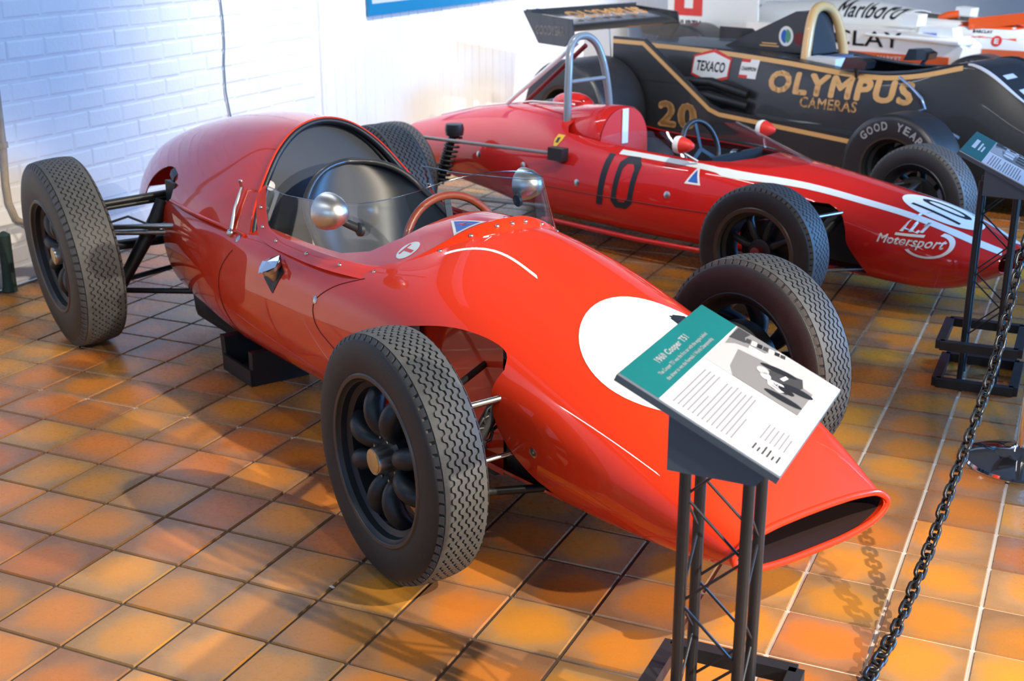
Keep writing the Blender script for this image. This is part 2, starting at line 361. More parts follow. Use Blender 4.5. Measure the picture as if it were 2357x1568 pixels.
def flat(pts, fs, o, U, V, name, m, parent, surf=None, lift=.0012, maxe=.03):
    o = Vector(o); U = Vector(U).normalized(); V = Vector(V).normalized()
    bm = bmesh.new(); vv = [bm.verts.new((x, y, 0)) for x, y in pts]
    for f in fs:
        try: bm.faces.new([vv[i] for i in f])
        except ValueError: pass
    if surf:
        bmesh.ops.triangulate(bm, faces=bm.faces)
        for _ in range(5):
            es = [e for e in bm.edges if e.calc_length() > maxe]
            if not es: break
            bmesh.ops.subdivide_edges(bm, edges=es, cuts=1); bmesh.ops.triangulate(bm, faces=bm.faces)
    W = U.cross(V)
    for v in bm.verts:
        q = o+U*v.co.x+V*v.co.y
        if surf:
            h = surf[0].ray_cast(q, Vector(surf[1]).normalized())
            if h[0] is None:
                h = surf[0].find_nearest(q+Vector(surf[1]).normalized()*.72)
            if h[0] is not None:
                nn = h[1] if h[1].dot(Vector(surf[1])) < 0 else -h[1]
                q = h[0]+nn*lift
        else: q = q+W*lift
        v.co = q
    me = bpy.data.meshes.new(name); bm.to_mesh(me); bm.free(); me.materials.append(m)
    if surf: me.shade_smooth()
    return link(name, me, parent)
def ellipse(a, b, n=48): return [(a*math.cos(2*PI*i/n), b*math.sin(2*PI*i/n)) for i in range(n)]
def disc(o, U, V, a, b, name, m, parent, surf=None, lift=.0012, rings=8, n=56):
    pts = [(0, 0)]; fs = []
    for k in range(1, rings+1): pts += [(x*k/rings, y*k/rings) for x, y in ellipse(a, b, n)]
    fs += [(0, 1+j, 1+(j+1) % n) for j in range(n)]
    for k in range(1, rings): fs += [(1+(k-1)*n+j, 1+k*n+j, 1+k*n+(j+1) % n, 1+(k-1)*n+(j+1) % n) for j in range(n)]
    return flat(pts, fs, o, U, V, name, m, parent, surf, lift, maxe=9)
def strip(path, wd, name, m, parent, surf=None, o=(0, 0, 0), U=(1, 0, 0), V=(0, 1, 0), lift=.0012, nw=4):
    """ribbon along a 2D path in the (U,V) plane"""
    P = [Vector(q) for q in path]; pts = []; fs = []; k = len(P)
    ww = wd if isinstance(wd, (list, tuple)) else [wd]*k
    for i in range(k):
        if 0 < i < k-1:
            a = (P[i]-P[i-1]).normalized(); b = (P[i+1]-P[i]).normalized(); t = (a+b).normalized(); c = max(.4, t.dot(a))
        else: t = (P[min(i+1, k-1)]-P[max(i-1, 0)]).normalized(); c = 1
        nrm = Vector((-t.y, t.x))/c
        pts += [tuple(P[i]+nrm*ww[i]*(j/nw-.5)) for j in range(nw+1)]
    for i in range(k-1):
        for j in range(nw): fs.append((i*(nw+1)+j, i*(nw+1)+j+1, (i+1)*(nw+1)+j+1, (i+1)*(nw+1)+j))
    return flat(pts, fs, o, U, V, name, m, parent, surf, lift, maxe=.04)
def bvh_of(*objs):
    vs = []; fs = []
    for o in objs:
        k = len(vs); vs += [v.co.copy() for v in o.data.vertices]; fs += [[i+k for i in p.vertices] for p in o.data.polygons]
    return BVHTree.FromPolygons(vs, fs)
# ------------------------------------------------------------------ the room
floor = MB().grid([[(-2.3, -6, -.005), (9, -6, -.005)], [(-2.3, 14, -.005), (9, 14, -.005)]]).build('floor', GROUT); floor['kind'] = 'structure'
def proj(P):
    d = Vector(P)-CAM; z = d.dot(f_)
    return None if z < .1 else (1178.5+2943.5*d.dot(r_)/z, 784-2943.5*d.dot(u_)/z, z)
hw = TS/2-.0028
tm = MB().add([(-hw, -hw, -.008), (hw, -hw, -.008), (hw, hw, -.008), (-hw, hw, -.008), (-hw+.0035, -hw+.0035, 0), (hw-.0035, -hw+.0035, 0), (hw-.0035, hw-.0035, 0), (-hw+.0035, hw-.0035, 0)],
    [(0, 1, 5, 4), (1, 2, 6, 5), (2, 3, 7, 6), (3, 0, 4, 7), (4, 5, 6, 7)]).mesh('tile', TILE)
near, rest = [], []
for i in range(-12, 22):
    for j in range(-12, 58):
        c = (i*TS+TS/2, j*TS+TS/2, 0)
        if c[0]-hw < -2.285: continue
        q = proj(c)
        if q and -60 < q[0] < 2417 and -40 < q[1] < 1640: near.append((q[2], c))
        else: rest.append(c)
near.sort(key=lambda t: t[0])
for d_, c in near[:300]:
    t = link('tile', tm, floor, (c[0], c[1], random.uniform(-.0008, .0004)), (random.uniform(-.003, .003), random.uniform(-.003, .003), random.choice((0, PI/2, PI))))
sm = MB()
for c in [c for d_, c in near[300:]]+rest:
    z = random.uniform(-.0008, .0004); sm.add([(c[0]+v.co.x, c[1]+v.co.y, v.co.z+z) for v in tm.vertices], [tuple(p.vertices) for p in tm.polygons])
st = sm.build('tile_field', TILE, floor); st['kind'] = 'stuff'
WX = -2.29
ceil = MB().box((3.3, 4, 3.75), (12, 20.5, .1)).build('ceiling', mat('dark_ceiling', (.10, .095, .09), .8)); ceil['kind'] = 'structure'
wall = MB().box((WX-.106, 4.0, 1.8), (.20, 20, 3.6)).build('wall_left', MORTAR); wall['kind'] = 'structure'
bl, bh = .2165, .0785
bm_ = MB()
e = .009
bm_.add([(0, -bl/2, -bh/2), (0, bl/2, -bh/2), (0, bl/2, bh/2), (0, -bl/2, bh/2), (.0030, -bl/2+e, -bh/2+e), (.0030, bl/2-e, -bh/2+e), (.0030, bl/2-e, bh/2-e), (.0030, -bl/2+e, bh/2-e)],
    [(0, 1, 5, 4), (1, 2, 6, 5), (2, 3, 7, 6), (3, 0, 4, 7), (4, 5, 6, 7)])
brick_me = bm_.mesh('brick', WALLM)
bstuff = MB()
for row in range(0, 41):
    z = .0435+row*.087
    y = -5.8+(.1125 if row % 2 else 0)
    while y < 4.66:
        inview = 1.80 < y and z < 1.47
        jx, rx = random.uniform(-.0012, .0010), random.uniform(-.010, .010)
        if inview:
            link('brick', brick_me, wall, (WX-.006+jx, y, z+random.uniform(-.002, .002)), (rx, random.uniform(-.006, .006), random.uniform(-.003, .003)))
        elif y > .2 or z < 2.2: bstuff.add([(WX-.006+jx+v.co.x, y+v.co.y, z+v.co.z) for v in brick_me.vertices], [tuple(p.vertices) for p in brick_me.polygons])
        y += .225
o = bstuff.build('brick_field', WALLM, wall); o['kind'] = 'stuff'
bw = .118
brd = MB().add([(0, -bw/2+.001, 0), (0, bw/2-.001, 0), (0, bw/2-.001, 3.5), (0, -bw/2+.001, 3.5), (.012, -bw/2+.006, 0), (.012, bw/2-.006, 0), (.012, bw/2-.006, 3.5), (.012, -bw/2+.006, 3.5)],
    [(0, 1, 5, 4), (1, 2, 6, 5), (2, 3, 7, 6), (3, 0, 4, 7), (4, 5, 6, 7)]).mesh('board', BOARDM)
y = 4.815
while y < 13.5:
    link('board', brd, wall, (WX-.006+random.uniform(-.002, .002), y, 0)); y += bw
# trim where the brick meets the boarding
t1 = MB().box((WX+.001, 4.735, 1.75), (.022, .026, 3.5)).build('trim_1', BOARDM); t1['kind'] = 'structure'
# wall behind the camera with two unseen windows added for blue fill and paint reflections, and the strip fitting over the brick wall
PANE = bpy.data.materials.new('blue_fill_pane'); PANE.use_nodes = True; em = PANE.node_tree.nodes.new('ShaderNodeEmission'); em.inputs[0].default_value = (.52, .75, 1, 1); em.inputs[1].default_value = 4.5
PANE.node_tree.links.new(em.outputs[0], PANE.node_tree.nodes['Material Output'].inputs[0])
wn_ = MB()
for x0, x1, z0, z1 in ((-2.6, 9, 0, 1.0), (-2.6, 9, 2.6, 3.7), (-2.6, -1.6, 1.0, 2.6), (.0, 2.2, 1.0, 2.6), (3.8, 9, 1.0, 2.6)): wn_.box(((x0+x1)/2, -5.6, (z0+z1)/2), (x1-x0, .2, z1-z0))
wn_ = wn_.build('wall_near', WALLM); wn_['kind'] = 'structure'
for k, (x0, x1) in enumerate(((-1.6, 0), (2.2, 3.8))):
    wo = MB().box(((x0+x1)/2, -5.62, 1.8), (.04, .06, 1.6)).box(((x0+x1)/2, -5.62, 1.8), (1.6, .06, .04)).build('window_%d' % (k+1), BOARDM); wo['kind'] = 'structure'
    for a in (x0, (x0+x1)/2):
        for b in (1.0, 1.8): MB().box((a+.4, -5.66, b+.4), (.76, .01, .76)).build('pane', PANE, wo)
wf_ = MB().box((3.4, 13.6, 1.85), (12, .2, 3.7)).build('wall_far', WALLM); wf_['kind'] = 'structure'
for yy, lb in ((3.1, 'long white strip light fitting on the ceiling above the nearest car tail'), (-1.2, 'long white strip light fitting on the ceiling towards the near wall')):
    sf = MB().box((-1.7, yy, 3.62), (.16, 3.2, .14)).build('strip_fitting', BOARDM); tag(sf, lb, 'light', 'strip light fittings')
# things on the wall
pst = empty('wall_poster', (WX+.008, 6.6, .955)); tag(pst, 'large framed print with blue border hung on white boarded wall', 'poster')
MB().box((.006, 0, .45), (.012, 2.66, .90)).build('backing', PAPER, pst)
for nm, c, s in (('frame_strip', (.016, 0, .036), (.022, 2.68, .072)), ('frame_strip', (.016, 0, .868), (.022, 2.68, .072)), ('frame_strip', (.016, -1.325, .45), (.022, .035, .76)), ('frame_strip', (.016, 1.325, .45), (.022, .035, .76))): MB().box(c, s).build(nm, BLUEF, pst)
for k in range(7):
    MB().tube([(.0135, -1.2+.36*k+.05*math.cos(a*.7)*2, .16+.07*math.sin(a*.9+k)) for a in range(8)], .006, 5).build('drawn_line', SKETCH, pst)
cb = MB().tube([(WX+.007, y, z) for y, z in ((3.80, 3.2), (3.792, 1.6), (3.791, 1.13), (3.801, 1.02), (3.799, .91), (3.783, .80), (3.782, .66), (3.806, .54), (3.84, .40), (3.83, .02))], .0042, 6).build('cable', CABLE, None, 40)
tag(cb, 'thin dark cable hanging down the white brick wall', 'cable')
cd = empty('conduit', (WX+.02, 2.2, 0)); tag(cd, 'brown painted conduit pipe bending at foot of the brick wall', 'pipe')
MB().tube([(0, 0, 3.2), (0, 0, .62), (0, -.012, .46), (0, -.008, .37), (0, .02, .295), (0, .09, .25), (0, .30, .235), (0, .9, .23)], .0135, 10).build('pipe_run', PIPE, cd, 50)
for z in (.62, 1.4): MB().lathe([(.014, -.012), (.019, -.012), (.019, .012), (.014, .012)], (0, 0, z), (0, 0, 1), 14).build('saddle', PIPE, cd, 40)
gp = MB().tube([(-2.24, 2.105, 0), (-2.24, 2.108, .02), (-2.24, 2.11, .10), (-2.24, 2.11, .25), (-2.24, 2.105, .262)], [.034, .030, .027, .027, .012], 14).build('green_post', GREENP, None, 40)
tag(gp, 'short dark green pipe stub standing against brick wall', 'post')
# ------------------------------------------------------------------ wheels
def tyre_mesh(R, W, rb, slick=False):
    k = W/2; cr = R-(.0055 if not slick else 0)
    p = [(rb-.006, -.80*k), (rb+.006, -.92*k), (rb+.35*(R-rb), -1.0*k), (rb+.62*(R-rb), -.985*k), (rb+.82*(R-rb), -.90*k), (cr-.012, -.80*k), (cr-.004, -.70*k), (cr, -.45*k), (cr+.001, 0)]
    if slick: p = [(rb-.006, -.90*k), (rb+.006, -.97*k), (rb+.4*(R-rb), -1.0*k), (rb+.75*(R-rb), -.985*k), (R-.018, -.95*k), (R-.006, -.88*k), (R, -.74*k), (R+.001, 0)]
    p = crom(p, 3); p = p+[(r, -y) for r, y in reversed(p[:-1])]
    return MB().lathe(p, (0, 0, 0), (0, 1, 0), 72)
def tread_mesh(R, W, nr=6, per=84):
    mb = MB(); half = .74*W/2; pitch = 2*half/nr; gap = .0046; amp = pitch*.25; pat = (-1, -1, -.75, .75, 1, 1, .75, -.75)
    def rr(y): return R-.030*(abs(y)/(W/2))**2.4*.35
    N = per*8
    for k in range(nr):
        yc = -half+pitch*(k+.5); rows = []
        for i in range(N+1):
            th = 2*PI*i/N; off = amp*pat[i % 8]; a, b = yc-pitch/2+gap/2+off, yc+pitch/2-gap/2+off
            if k == 0: a = -half
            if k == nr-1: b = half
            c, s = math.cos(th), math.sin(th)
            rows.append([Vector(((r)*c, y, (r)*s)) for r, y in ((rr(a)-.008, a), (rr(a), a+.0006), (rr(b), b-.0006), (rr(b)-.008, b))])
        mb.grid(rows)
    for sgn in (-1, 1):                                     # shoulder lugs
        for i in range(per):
            t0, t1 = 2*PI*(i+.14)/per, 2*PI*(i+.86)/per
            y0, y1, y2 = sgn*(half+.002), sgn*.865*W/2, sgn*.95*W/2
            vs = []
            for t in (t0, t1):
                for y, r in ((y0, rr(y0)-.009), (y0, rr(y0)), (y1, R-.016), (y2, R-.040), (y2*.97, R-.045)): vs.append((r*math.cos(t), y, r*math.sin(t)))
            mb.add(vs, [(0, 1, 6, 5), (1, 2, 7, 6), (2, 3, 8, 7), (3, 4, 9, 8), (0, 1, 2, 3, 4), (5, 6, 7, 8, 9)])
    return mb
def rim_profile(rb, W, dish=.5):
    k = W/2
    return [(rb+.010, -.90*k), (rb+.004, -.96*k), (rb-.004, -.94*k), (rb-.008, -.84*k), (rb-.013, -.80*k), (rb-.016, -.60*k), (rb-.030, -.50*k), (rb-.032, .5*k), (rb-.016, .62*k), (rb-.008, .84*k), (rb+.004, .96*k), (rb+.010, .90*k)]
def cooper_wheel(name, R, W, rb, parent, per=68):
    w = MB().lathe(rim_profile(rb, W), (0, 0, 0), (0, 1, 0), 64).build(name, MAG, parent, 35)
    tyre_mesh(R, W, rb).build('tyre', RUB, w, 50); tread_mesh(R, W, 6, per).build('tread', TREAD, w, 30)
    k = W/2
    MB().lathe([(rb+.0105, -.905*k), (rb+.005, -.972*k), (rb-.003, -.955*k), (rb-.0045, -.93*k)], (0, 0, 0), (0, 1, 0), 64).build('rim_lip', RIMS, w, 40)
    hb = MB().lathe([(.0, -.028), (.062, -.028), (.066, -.018), (.066, .05), (.10, .055), (.10, .06)], (0, 0, 0), (0, 1, 0), 32)
    hb.lathe([(.0, .03), (.125, .03), (.13, .035), (.13, .075), (0, .075)], (0, 0, 0), (0, 1, 0), 36)
    hb.build('hub', MAG, w, 35)
    MB().lathe([(.0345, -.02), (.0345, -.066), (.032, -.072), (.0, -.072)], (0, 0, 0), (0, 1, 0), 28).build('hub_cap', ALU, w, 35)
    MB().lathe([(.029, -.0722), (.029, -.0735), (.024, -.0745), (.0, -.0738)], (0, 0, 0), (0, 1, 0), 28).build('hub_badge', BRASS, w, 40)
    for q in range(8):
        a = (q//2)*PI/2+(.34 if q % 2 else -.34)+.35
        ca, sa = math.cos(a), math.sin(a)
        pth = crom([(r*ca, y, r*sa) for r, y in ((.046, .004), (.062, -.020), (.092, -.040), (.128, -.040), (.160, -.022), (rb-.020, .006))], 4)
        n = len(pth); sp = MB().tube(pth, [.0145+.0125*math.sin(PI*min(1, (i/(n-1))**1.25*1.02)) for i in range(n)], 12)
        sp.build('spoke', MAG, w, 60)
    for q in range(8):
        a = (q//2)*PI/2+(.34 if q % 2 else -.34)+.35; MB().cyl((.054*math.cos(a), -.018, .054*math.sin(a)), (.054*math.cos(a), -.042, .054*math.sin(a)), .0055, .0048, 6).build('wheel_nut', ALU if q % 3 else STEEL, w, 30)
    MB().cyl(((rb-.032)*.64, -.028, -(rb-.032)*.74), ((rb-.055)*.64, -.046, -(rb-.055)*.74), .004, .003, 8).build('valve', BRASS, w)
    return w
def plain_wheel(name, R, W, rb, parent, m_t=RUB, slick=True, per=60, letters=None, rimm=MAG, spokes=8):
    w = MB().lathe(rim_profile(rb, W), (0, 0, 0), (0, 1, 0), 48).build(name, rimm, parent, 35)
    ty = tyre_mesh(R, W, rb, slick).build('tyre', m_t, w, 50)
    if not slick: tread_mesh(R, W, 5, per).build('tread', TREAD, w, 30)
    k = W/2
    MB().lathe([(rb+.0105, -.905*k), (rb+.005, -.972*k), (rb-.010, -.955*k), (rb-.018, -.80*k)] if not slick else [(rb+.0105, -.905*k), (rb+.005, -.972*k), (rb-.004, -.955*k), (rb-.006, -.92*k)], (0, 0, 0), (0, 1, 0), 48).build('rim_lip', RIMS, w, 40)
    MB().lathe([(.0, -.35*k), (.04, -.35*k), (.05, -.3*k), (.055, .3*k), (.12, .4*k), (.12, .6*k), (0, .6*k)], (0, 0, 0), (0, 1, 0), 24).build('hub', DARKM, w, 35)
    MB().lathe([(.022, -.33*k), (.022, -.35*k-.03), (.015, -.35*k-.034), (.0, -.35*k-.034)], (0, 0, 0), (0, 1, 0), 18).build('hub_cap', MAROON if not slick else ALU, w, 35)
    for q in range(spokes):
        a = 2*PI*q/spokes; pth = [(r*math.cos(a), y, r*math.sin(a)) for r, y in ((.04, 0), (.075, -.18*k), (rb-.05, -.1*k), (rb-.024, .1*k))]
        MB().tube(pth, [.016, .017, .015, .018], 8).build('spoke', rimm, w, 60)
    if letters:
        lt = MB(); rad = rb+.53*(R-rb); n = len(letters)
        for i, ch in enumerate(letters):
            if ch == ' ': continue
            a = PI/2+.19*(R/.29)**-1*(n-1)/2-.19*(R/.29)**-1*i+.0
            # outer face looks along -y: reading direction is +x seen from -y
            T = Vector((math.sin(a), 0, -math.cos(a))); U_ = Vector((math.cos(a), 0, math.sin(a)))
            vs, fs = WORDS[(ch, .03, 0)]; hgt = .36*(R-rb)
            lt.add([Vector((rad*math.cos(a), -1.004*k, rad*math.sin(a)))+T*(x*hgt*.8)+U_*(y*hgt) for x, y in vs], fs)
        lt.build('lettering', LETT, w)
    return w
# ------------------------------------------------------------------ front car: 1960 rear-engined single seater
car1 = empty('race_car', (.8275, 1.1311, 0), -.5268)
tag(car1, 'bright red open-wheel racing car with white nose roundel, nearest the camera', 'race car')
S1 = [(.775, [(0, .308), (.07, .307), (.14, .303), (.212, .290), (.250, .256), (.212, .222), (.12, .206), (0, .203)]),
      (.70, [(0, .366), (.08, .364), (.16, .355), (.235, .330), (.272, .268), (.235, .200), (.13, .180), (0, .178)]),
      (.55, [(0, .442), (.09, .439), (.18, .426), (.27, .382), (.312, .290), (.265, .190), (.14, .165), (0, .163)]),
      (.35, [(0, .520), (.10, .515), (.20, .495), (.295, .442), (.347, .325), (.29, .182), (.15, .152), (0, .15)]),
      (.10, [(0, .598), (.10, .590), (.20, .562), (.315, .508), (.374, .385), (.32, .185), (.17, .142), (0, .14)]),
      (-.15, [(0, .667), (.115, .656), (.235, .612), (.345, .548), (.398, .415), (.35, .192), (.18, .137), (0, .135)]),
      (-.40, [(0, .730), (.135, .706), (.275, .632), (.362, .568), (.415, .425), (.37, .192), (.19, .132), (0, .13)]),
      (-.60, [(0, .732), (.15, .702), (.298, .612), (.372, .556), (.425, .415), (.38, .185), (.19, .127), (0, .125)]),
      (-.90, [(0, .66), (.17, .64), (.32, .582), (.382, .540), (.432, .40), (.385, .172), (.19, .122), (0, .12)]),
      (-1.25, [(0, .62), (.17, .61), (.325, .575), (.390, .535), (.434, .385), (.385, .162), (.19, .12), (0, .12)]),
      (-1.60, [(0, .57), (.17, .57), (.32, .562), (.388, .53), (.424, .375), (.37, .160), (.19, .12), (0, .12)]),
      (-1.90, [(0, .56), (.17, .56), (.30, .556), (.366, .525), (.395, .365), (.33, .158), (.18, .125), (0, .12)]),
      (-2.19, [(0, .55), (.15, .55), (.28, .545), (.332, .515), (.350, .355), (.29, .165), (.16, .135), (0, .13)])]
body1 = MB().grid(smooth_rows(loft_rows(S1, .025, 8), 3.2, 4.0), True).build('body', RED, car1, 40)
ck = [(-.60, 0), (-.605, .10), (-.635, .20), (-.70, .27), (-.82, .300), (-1.1, .302), (-1.46, .295)]
ck = ck+[(x, -y) for x, y in reversed(ck[1:])]
cuts = [MB().prism(ck, (0, 0, .42), (1, 0, 0), (0, 1, 0), (0, 0, .6))]
arch = crom([(.055, .49), (.042, .44), (.055, .385), (.10, .315), (.17, .25), (.235, .205), (.25, .08)], 4)+[(-.5, .08)]+crom([(-.5, .25), (-.48, .40), (-.40, .485), (-.28, .523), (-.16, .543), (-.05, .540), (.03, .522), (.055, .49)], 4)[:-1]
for s in (-1, 1): cuts.append(MB().prism(arch, (0, s*.285, 0), (1, 0, 0), (0, 0, 1), (0, s*.3, 0)))
cut(body1, cuts, .006, 34)
cov_st = [(-1.36, [(0, .888), (.10, .866), (.19, .802), (.272, .70), (.322, .62), (.356, .552)]),
      (-1.65, [(0, .888), (.11, .864), (.21, .795), (.295, .69), (.342, .62), (.376, .55)]),
      (-1.95, [(0, .858), (.11, .833), (.21, .763), (.29, .668), (.328, .60), (.355, .545)]),
      (-2.30, [(0, .795), (.10, .770), (.19, .704), (.262, .62), (.295, .56), (.315, .51)]),
      (-2.65, [(0, .705), (.085, .684), (.16, .622), (.218, .545), (.242, .49), (.255, .45)]),
      (-2.90, [(0, .615), (.065, .598), (.118, .548), (.155, .485), (.168, .44), (.174, .40)]),
      (-3.02, [(0, .545), (.03, .538), (.056, .51), (.075, .475), (.082, .445), (.086, .41)])]
def rake(x, z):
    t = max(0, min(1, (x+1.65)/.29)); return x-t*.40*max(0, z-.56)
cover = MB().grid(smooth_rows(loft_rows(cov_st, .025, 8, full=False, xfun=rake), 3, 3, False)).build('engine_cover', RED, car1, 40)
arc2 = crom([(-2.10, .30), (-2.085, .45), (-2.095, .56), (-2.14, .62), (-2.24, .635), (-2.40, .60), (-2.52, .52), (-2.55, .38)], 4)
cut(cover, [MB().prism(arc2, (0, -.5, 0), (1, 0, 0), (0, 0, 1), (0, .32, 0)), MB().prism(arc2, (0, .5, 0), (1, 0, 0), (0, 0, 1), (0, -.32, 0))], .005, 34)
tc = [Vector((-3.02, y, z)) for y, z in ((-.086, .41), (-.082, .445), (-.056, .51), (0, .545), (.056, .51), (.082, .445), (.086, .41))]
MB().add(tc, [tuple(range(7))]).build('tail_cap', RED, car1)
B1 = bvh_of(body1, cover)
def on_side(x, z, s=-1, lift=0):
    h = B1.ray_cast(Vector((x, s*1.0, z)), Vector((0, -s, 0))); return (h[0]+h[1]*lift, h[1]) if h[0] else (Vector((x, s*.4, z)), Vector((0, s, 0)))
def on_top(x, y, lift=0):
    h = B1.ray_cast(Vector((x, y, 1.5)), Vector((0, 0, -1))); return (h[0]+h[1]*lift, h[1]) if h[0] else (Vector((x, y, .6)), Vector((0, 0, 1)))
# nose lip and duct
lip = half_profile(S1[0][1], 8); ring = [(y, z) for y, z in lip]+[(-y, z) for y, z in reversed(lip[1:-1])]
MB().tube([(.773, y*.985, .256+(z-.256)*.97) for y, z in ring], .0085, 8, closed=True).build('nose_lip', RED, car1, 60)
MB().grid([[Vector((x, y*k, .256+(z-.256)*k2)) for y, z in ring] for x, k, k2 in ((.770, .955, .90), (.70, .93, .9), (.55, .90, 1.1), (.42, .85, 1.3))], True).build('nose_duct', mat('dark_duct', (.02, .006, .006), .7), car1, 50)
MB().box((.44, 0, .27), (.01, .40, .17)).build('radiator', DARKM, car1)
# inner wheel-arch panels and chassis
for s in (-1, 1):
    MB().grid([[Vector((x, s*y, z)) for x, y in ((-.60, .30), (-.42, .272), (-.24, .262), (-.05, .258))] for z in (.15, .30, .45, .555)]).build('inner_panel', RED, car1, 60)
    MB().box((.04, s*.25, .33), (.16, .01, .30)).build('inner_panel', DARKM, car1)
MB().box((-.05, 0, .30), (.5, .40, .28)).build('front_bulkhead', DARKM, car1)
MB().box((-.95, 0, .14), (1.7, .50, .02)).build('undertray', DARKM, car1)
# panel seams, hinge strip
for s in (-1, 1):
    sm1 = [on_side(x, z, s, .0012)[0] for x, z in crom([(-1.40, .50), (-1.47, .42), (-1.49, .33), (-1.47, .25), (-1.42, .18)], 5)]
    sm2 = [on_side(x, z, s, .0010)[0] for x, z in crom([(-.60, .575), (-.72, .53), (-.80, .47), (-.78, .41), (-.70, .37), (-.58, .33), (-.50, .30)], 5)]
    for q in (sm1, sm2): MB().tube(q, .0014, 5).build('panel_seam', MAROON, car1, 60)
    hs = [on_side(x, z, s, .004)[0] for x, z in crom([(-1.37, .548), (-1.6, .552), (-1.85, .548), (-2.07, .54)], 6)]
    MB().tube(hs, .0065, 8).build('hinge_strip', RED, car1, 60)
    lc = [on_side(x, z, s, .0008)[0] for x, z in crom([(-1.45, .30), (-1.1, .27), (-.75, .24)], 6)]
    MB().tube(lc, .0012, 5).build('panel_seam', RED2, car1, 60)
# dzus fasteners on the flanks
def fastener(P, n, r=.013):
    MB().lathe([(0, .004), (r*.5, .0038), (r, .001), (r, -.003)], P, n, 12).build('fastener', ALU, car1, 40)
for s in (-1, 1):
    for x, z in ((-.80, .475), (-1.40, .535), (.20, .325)):
        P, n = on_side(x, z, s); fastener(P, n)
# headrest hoop: bulkhead, bead, edging
hp = [(0, .888), (.10, .866), (.19, .802), (.272, .70), (.322, .62), (.350, .555)]
hpt = crom([(-hp[1][0], hp[1][1])]+hp, 8)[8:]; hoop = [(-y, z) for y, z in reversed(hpt[1:])]+hpt
hx = lambda z: -1.362-.40*max(0, z-.56)
MB().add([Vector((hx(z)-.03, y*.985, z-.006)) for y, z in hoop], [tuple(range(len(hoop)))]).build('bulkhead', BULK, car1)
MB().tube([Vector((hx(z)+.004, y*.972, z-.010)) for y, z in hoop], .011, 8).build('hoop_bead', LEATH, car1, 60)
MB().tube([Vector((hx(z)+.002, y, z)) for y, z in hoop], .0045, 8).build('hoop_edging', RED, car1, 60)
MB().tube([Vector((hx(z)-.018, y*.90, z*.97+.008)) for y, z in hoop[4:-4]], .006, 8).build('bulkhead_bead', SATIN, car1, 60)
for y, z in ((-.235, .690), (.20, .705)): MB().lathe([(0, .006), (.011, .0055), (.017, .002), (.017, -.004)], (hx(z)-.018, y, z), (1, 0, .35), 10).build('fastener', PAPER, car1, 40)
# seat shell
rows = []
for i in range(27):
    ph_ = max(0, (i-12)/14*PI/2); z = .20+.30*min(1, i/12)+.262*math.sin(ph_)
    hwid = .262*max(.012, math.cos(ph_))**.72
    xb = -1.13-.36*(z-.20)
    fw_ = .34 if z < .46 else .34-.24*min(1, (z-.46)/.2)
    rows.append([Vector((xb+fw_*abs(u)**4*(hwid/.262), u*hwid, z)) for u in [k/14-1 for k in range(29)]])
MB().grid(rows).build('seat', LEATH, car1, 60)
edge = [r[0] for r in rows]+[r[-1] for r in reversed(rows)]
MB().tube(edge, .011, 8).build('seat_piping', SATIN, car1, 60)
MB().grid([[Vector((x, u*.255, .20+.06*abs(u)**3)) for u in [k/6-1 for k in range(13)]] for x in (-1.13, -.9, -.65)]).build('seat_cushion', LEATH, car1, 60)
# cockpit tub
for s in (-1, 1):
    MB().grid([[Vector((x, s*.292, z)) for x in (-1.40, -1.0, -.62, -.40)] for z in (.16, .36, .555)]).build('cockpit_side', GREYP, car1)
MB().grid([[Vector((x, y, .165)) for x in (-1.4, -.3)] for y in (-.3, .3)]).build('cockpit_floor', GREYP, car1)
MB().grid([[Vector((-.60-.02*abs(y), y, z)) for y in (-.28, -.14, 0, .14, .28)] for z in (.30, .60)]).build('dashboard', SATIN, car1)
# steering wheel
sw = MB().tube([(0, .170*math.cos(a), .170*math.sin(a)) for a in [2*PI*k/48 for k in range(48)]], .0125, 10, closed=True).build('steering_wheel', WOODR, car1, 60)
sw.location = (-.665, .0, .588); sw.rotation_euler = (0, math.radians(-16), 0)
for a in (PI/2+.0, PI/2+2.094, PI/2-2.094): MB().bar((0, .02*math.cos(a), .02*math.sin(a)), (0, .17*math.cos(a), .17*math.sin(a)), .022, .004, (1, 0, 0)).build('spoke', DARKM, sw)
MB().lathe([(0, -.01), (.03, -.008), (.03, .012), (.02, .05), (.012, .10)], (0, 0, 0), (1, 0, 0), 20).build('hub', DARKM, sw, 40)
# wrap-round windscreen
bas = [(-1.325, -.302, .705), (-1.300, -.318, .62), (-1.215, -.338, .578), (-.97, -.345, .580), (-.74, -.338, .588), (-.575, -.302, .598), (-.475, -.240, .642), (-.425, -.150, .695), (-.395, -.06, .727), (-.388, 0, .731)]
top = [(-1.330, -.294, .714), (-1.24, -.305, .716), (-1.15, -.315, .717), (-.95, -.322, .735), (-.76, -.318, .757), (-.62, -.285, .785), (-.545, -.225, .812), (-.515, -.14, .838), (-.502, -.06, .850), (-.500, 0, .853)]
bF, tF = crom(bas, 6), crom(top, 6)
bF = bF+[(x, -y, z) for x, y, z in reversed(bF[:-1])]; tF = tF+[(x, -y, z) for x, y, z in reversed(tF[:-1])]
MB().grid([[Vector(b).lerp(Vector(t), k/6)+Vector((0, 0, 0)) for b, t in zip(bF, tF)] for k in range(7)]).build('windscreen', GLASS, car1, 60)
MB().tube(tF, .0018, 6).build('windscreen_edge', glass('perspex_edge', (.55, .70, .80), .25, .1), car1, 60)
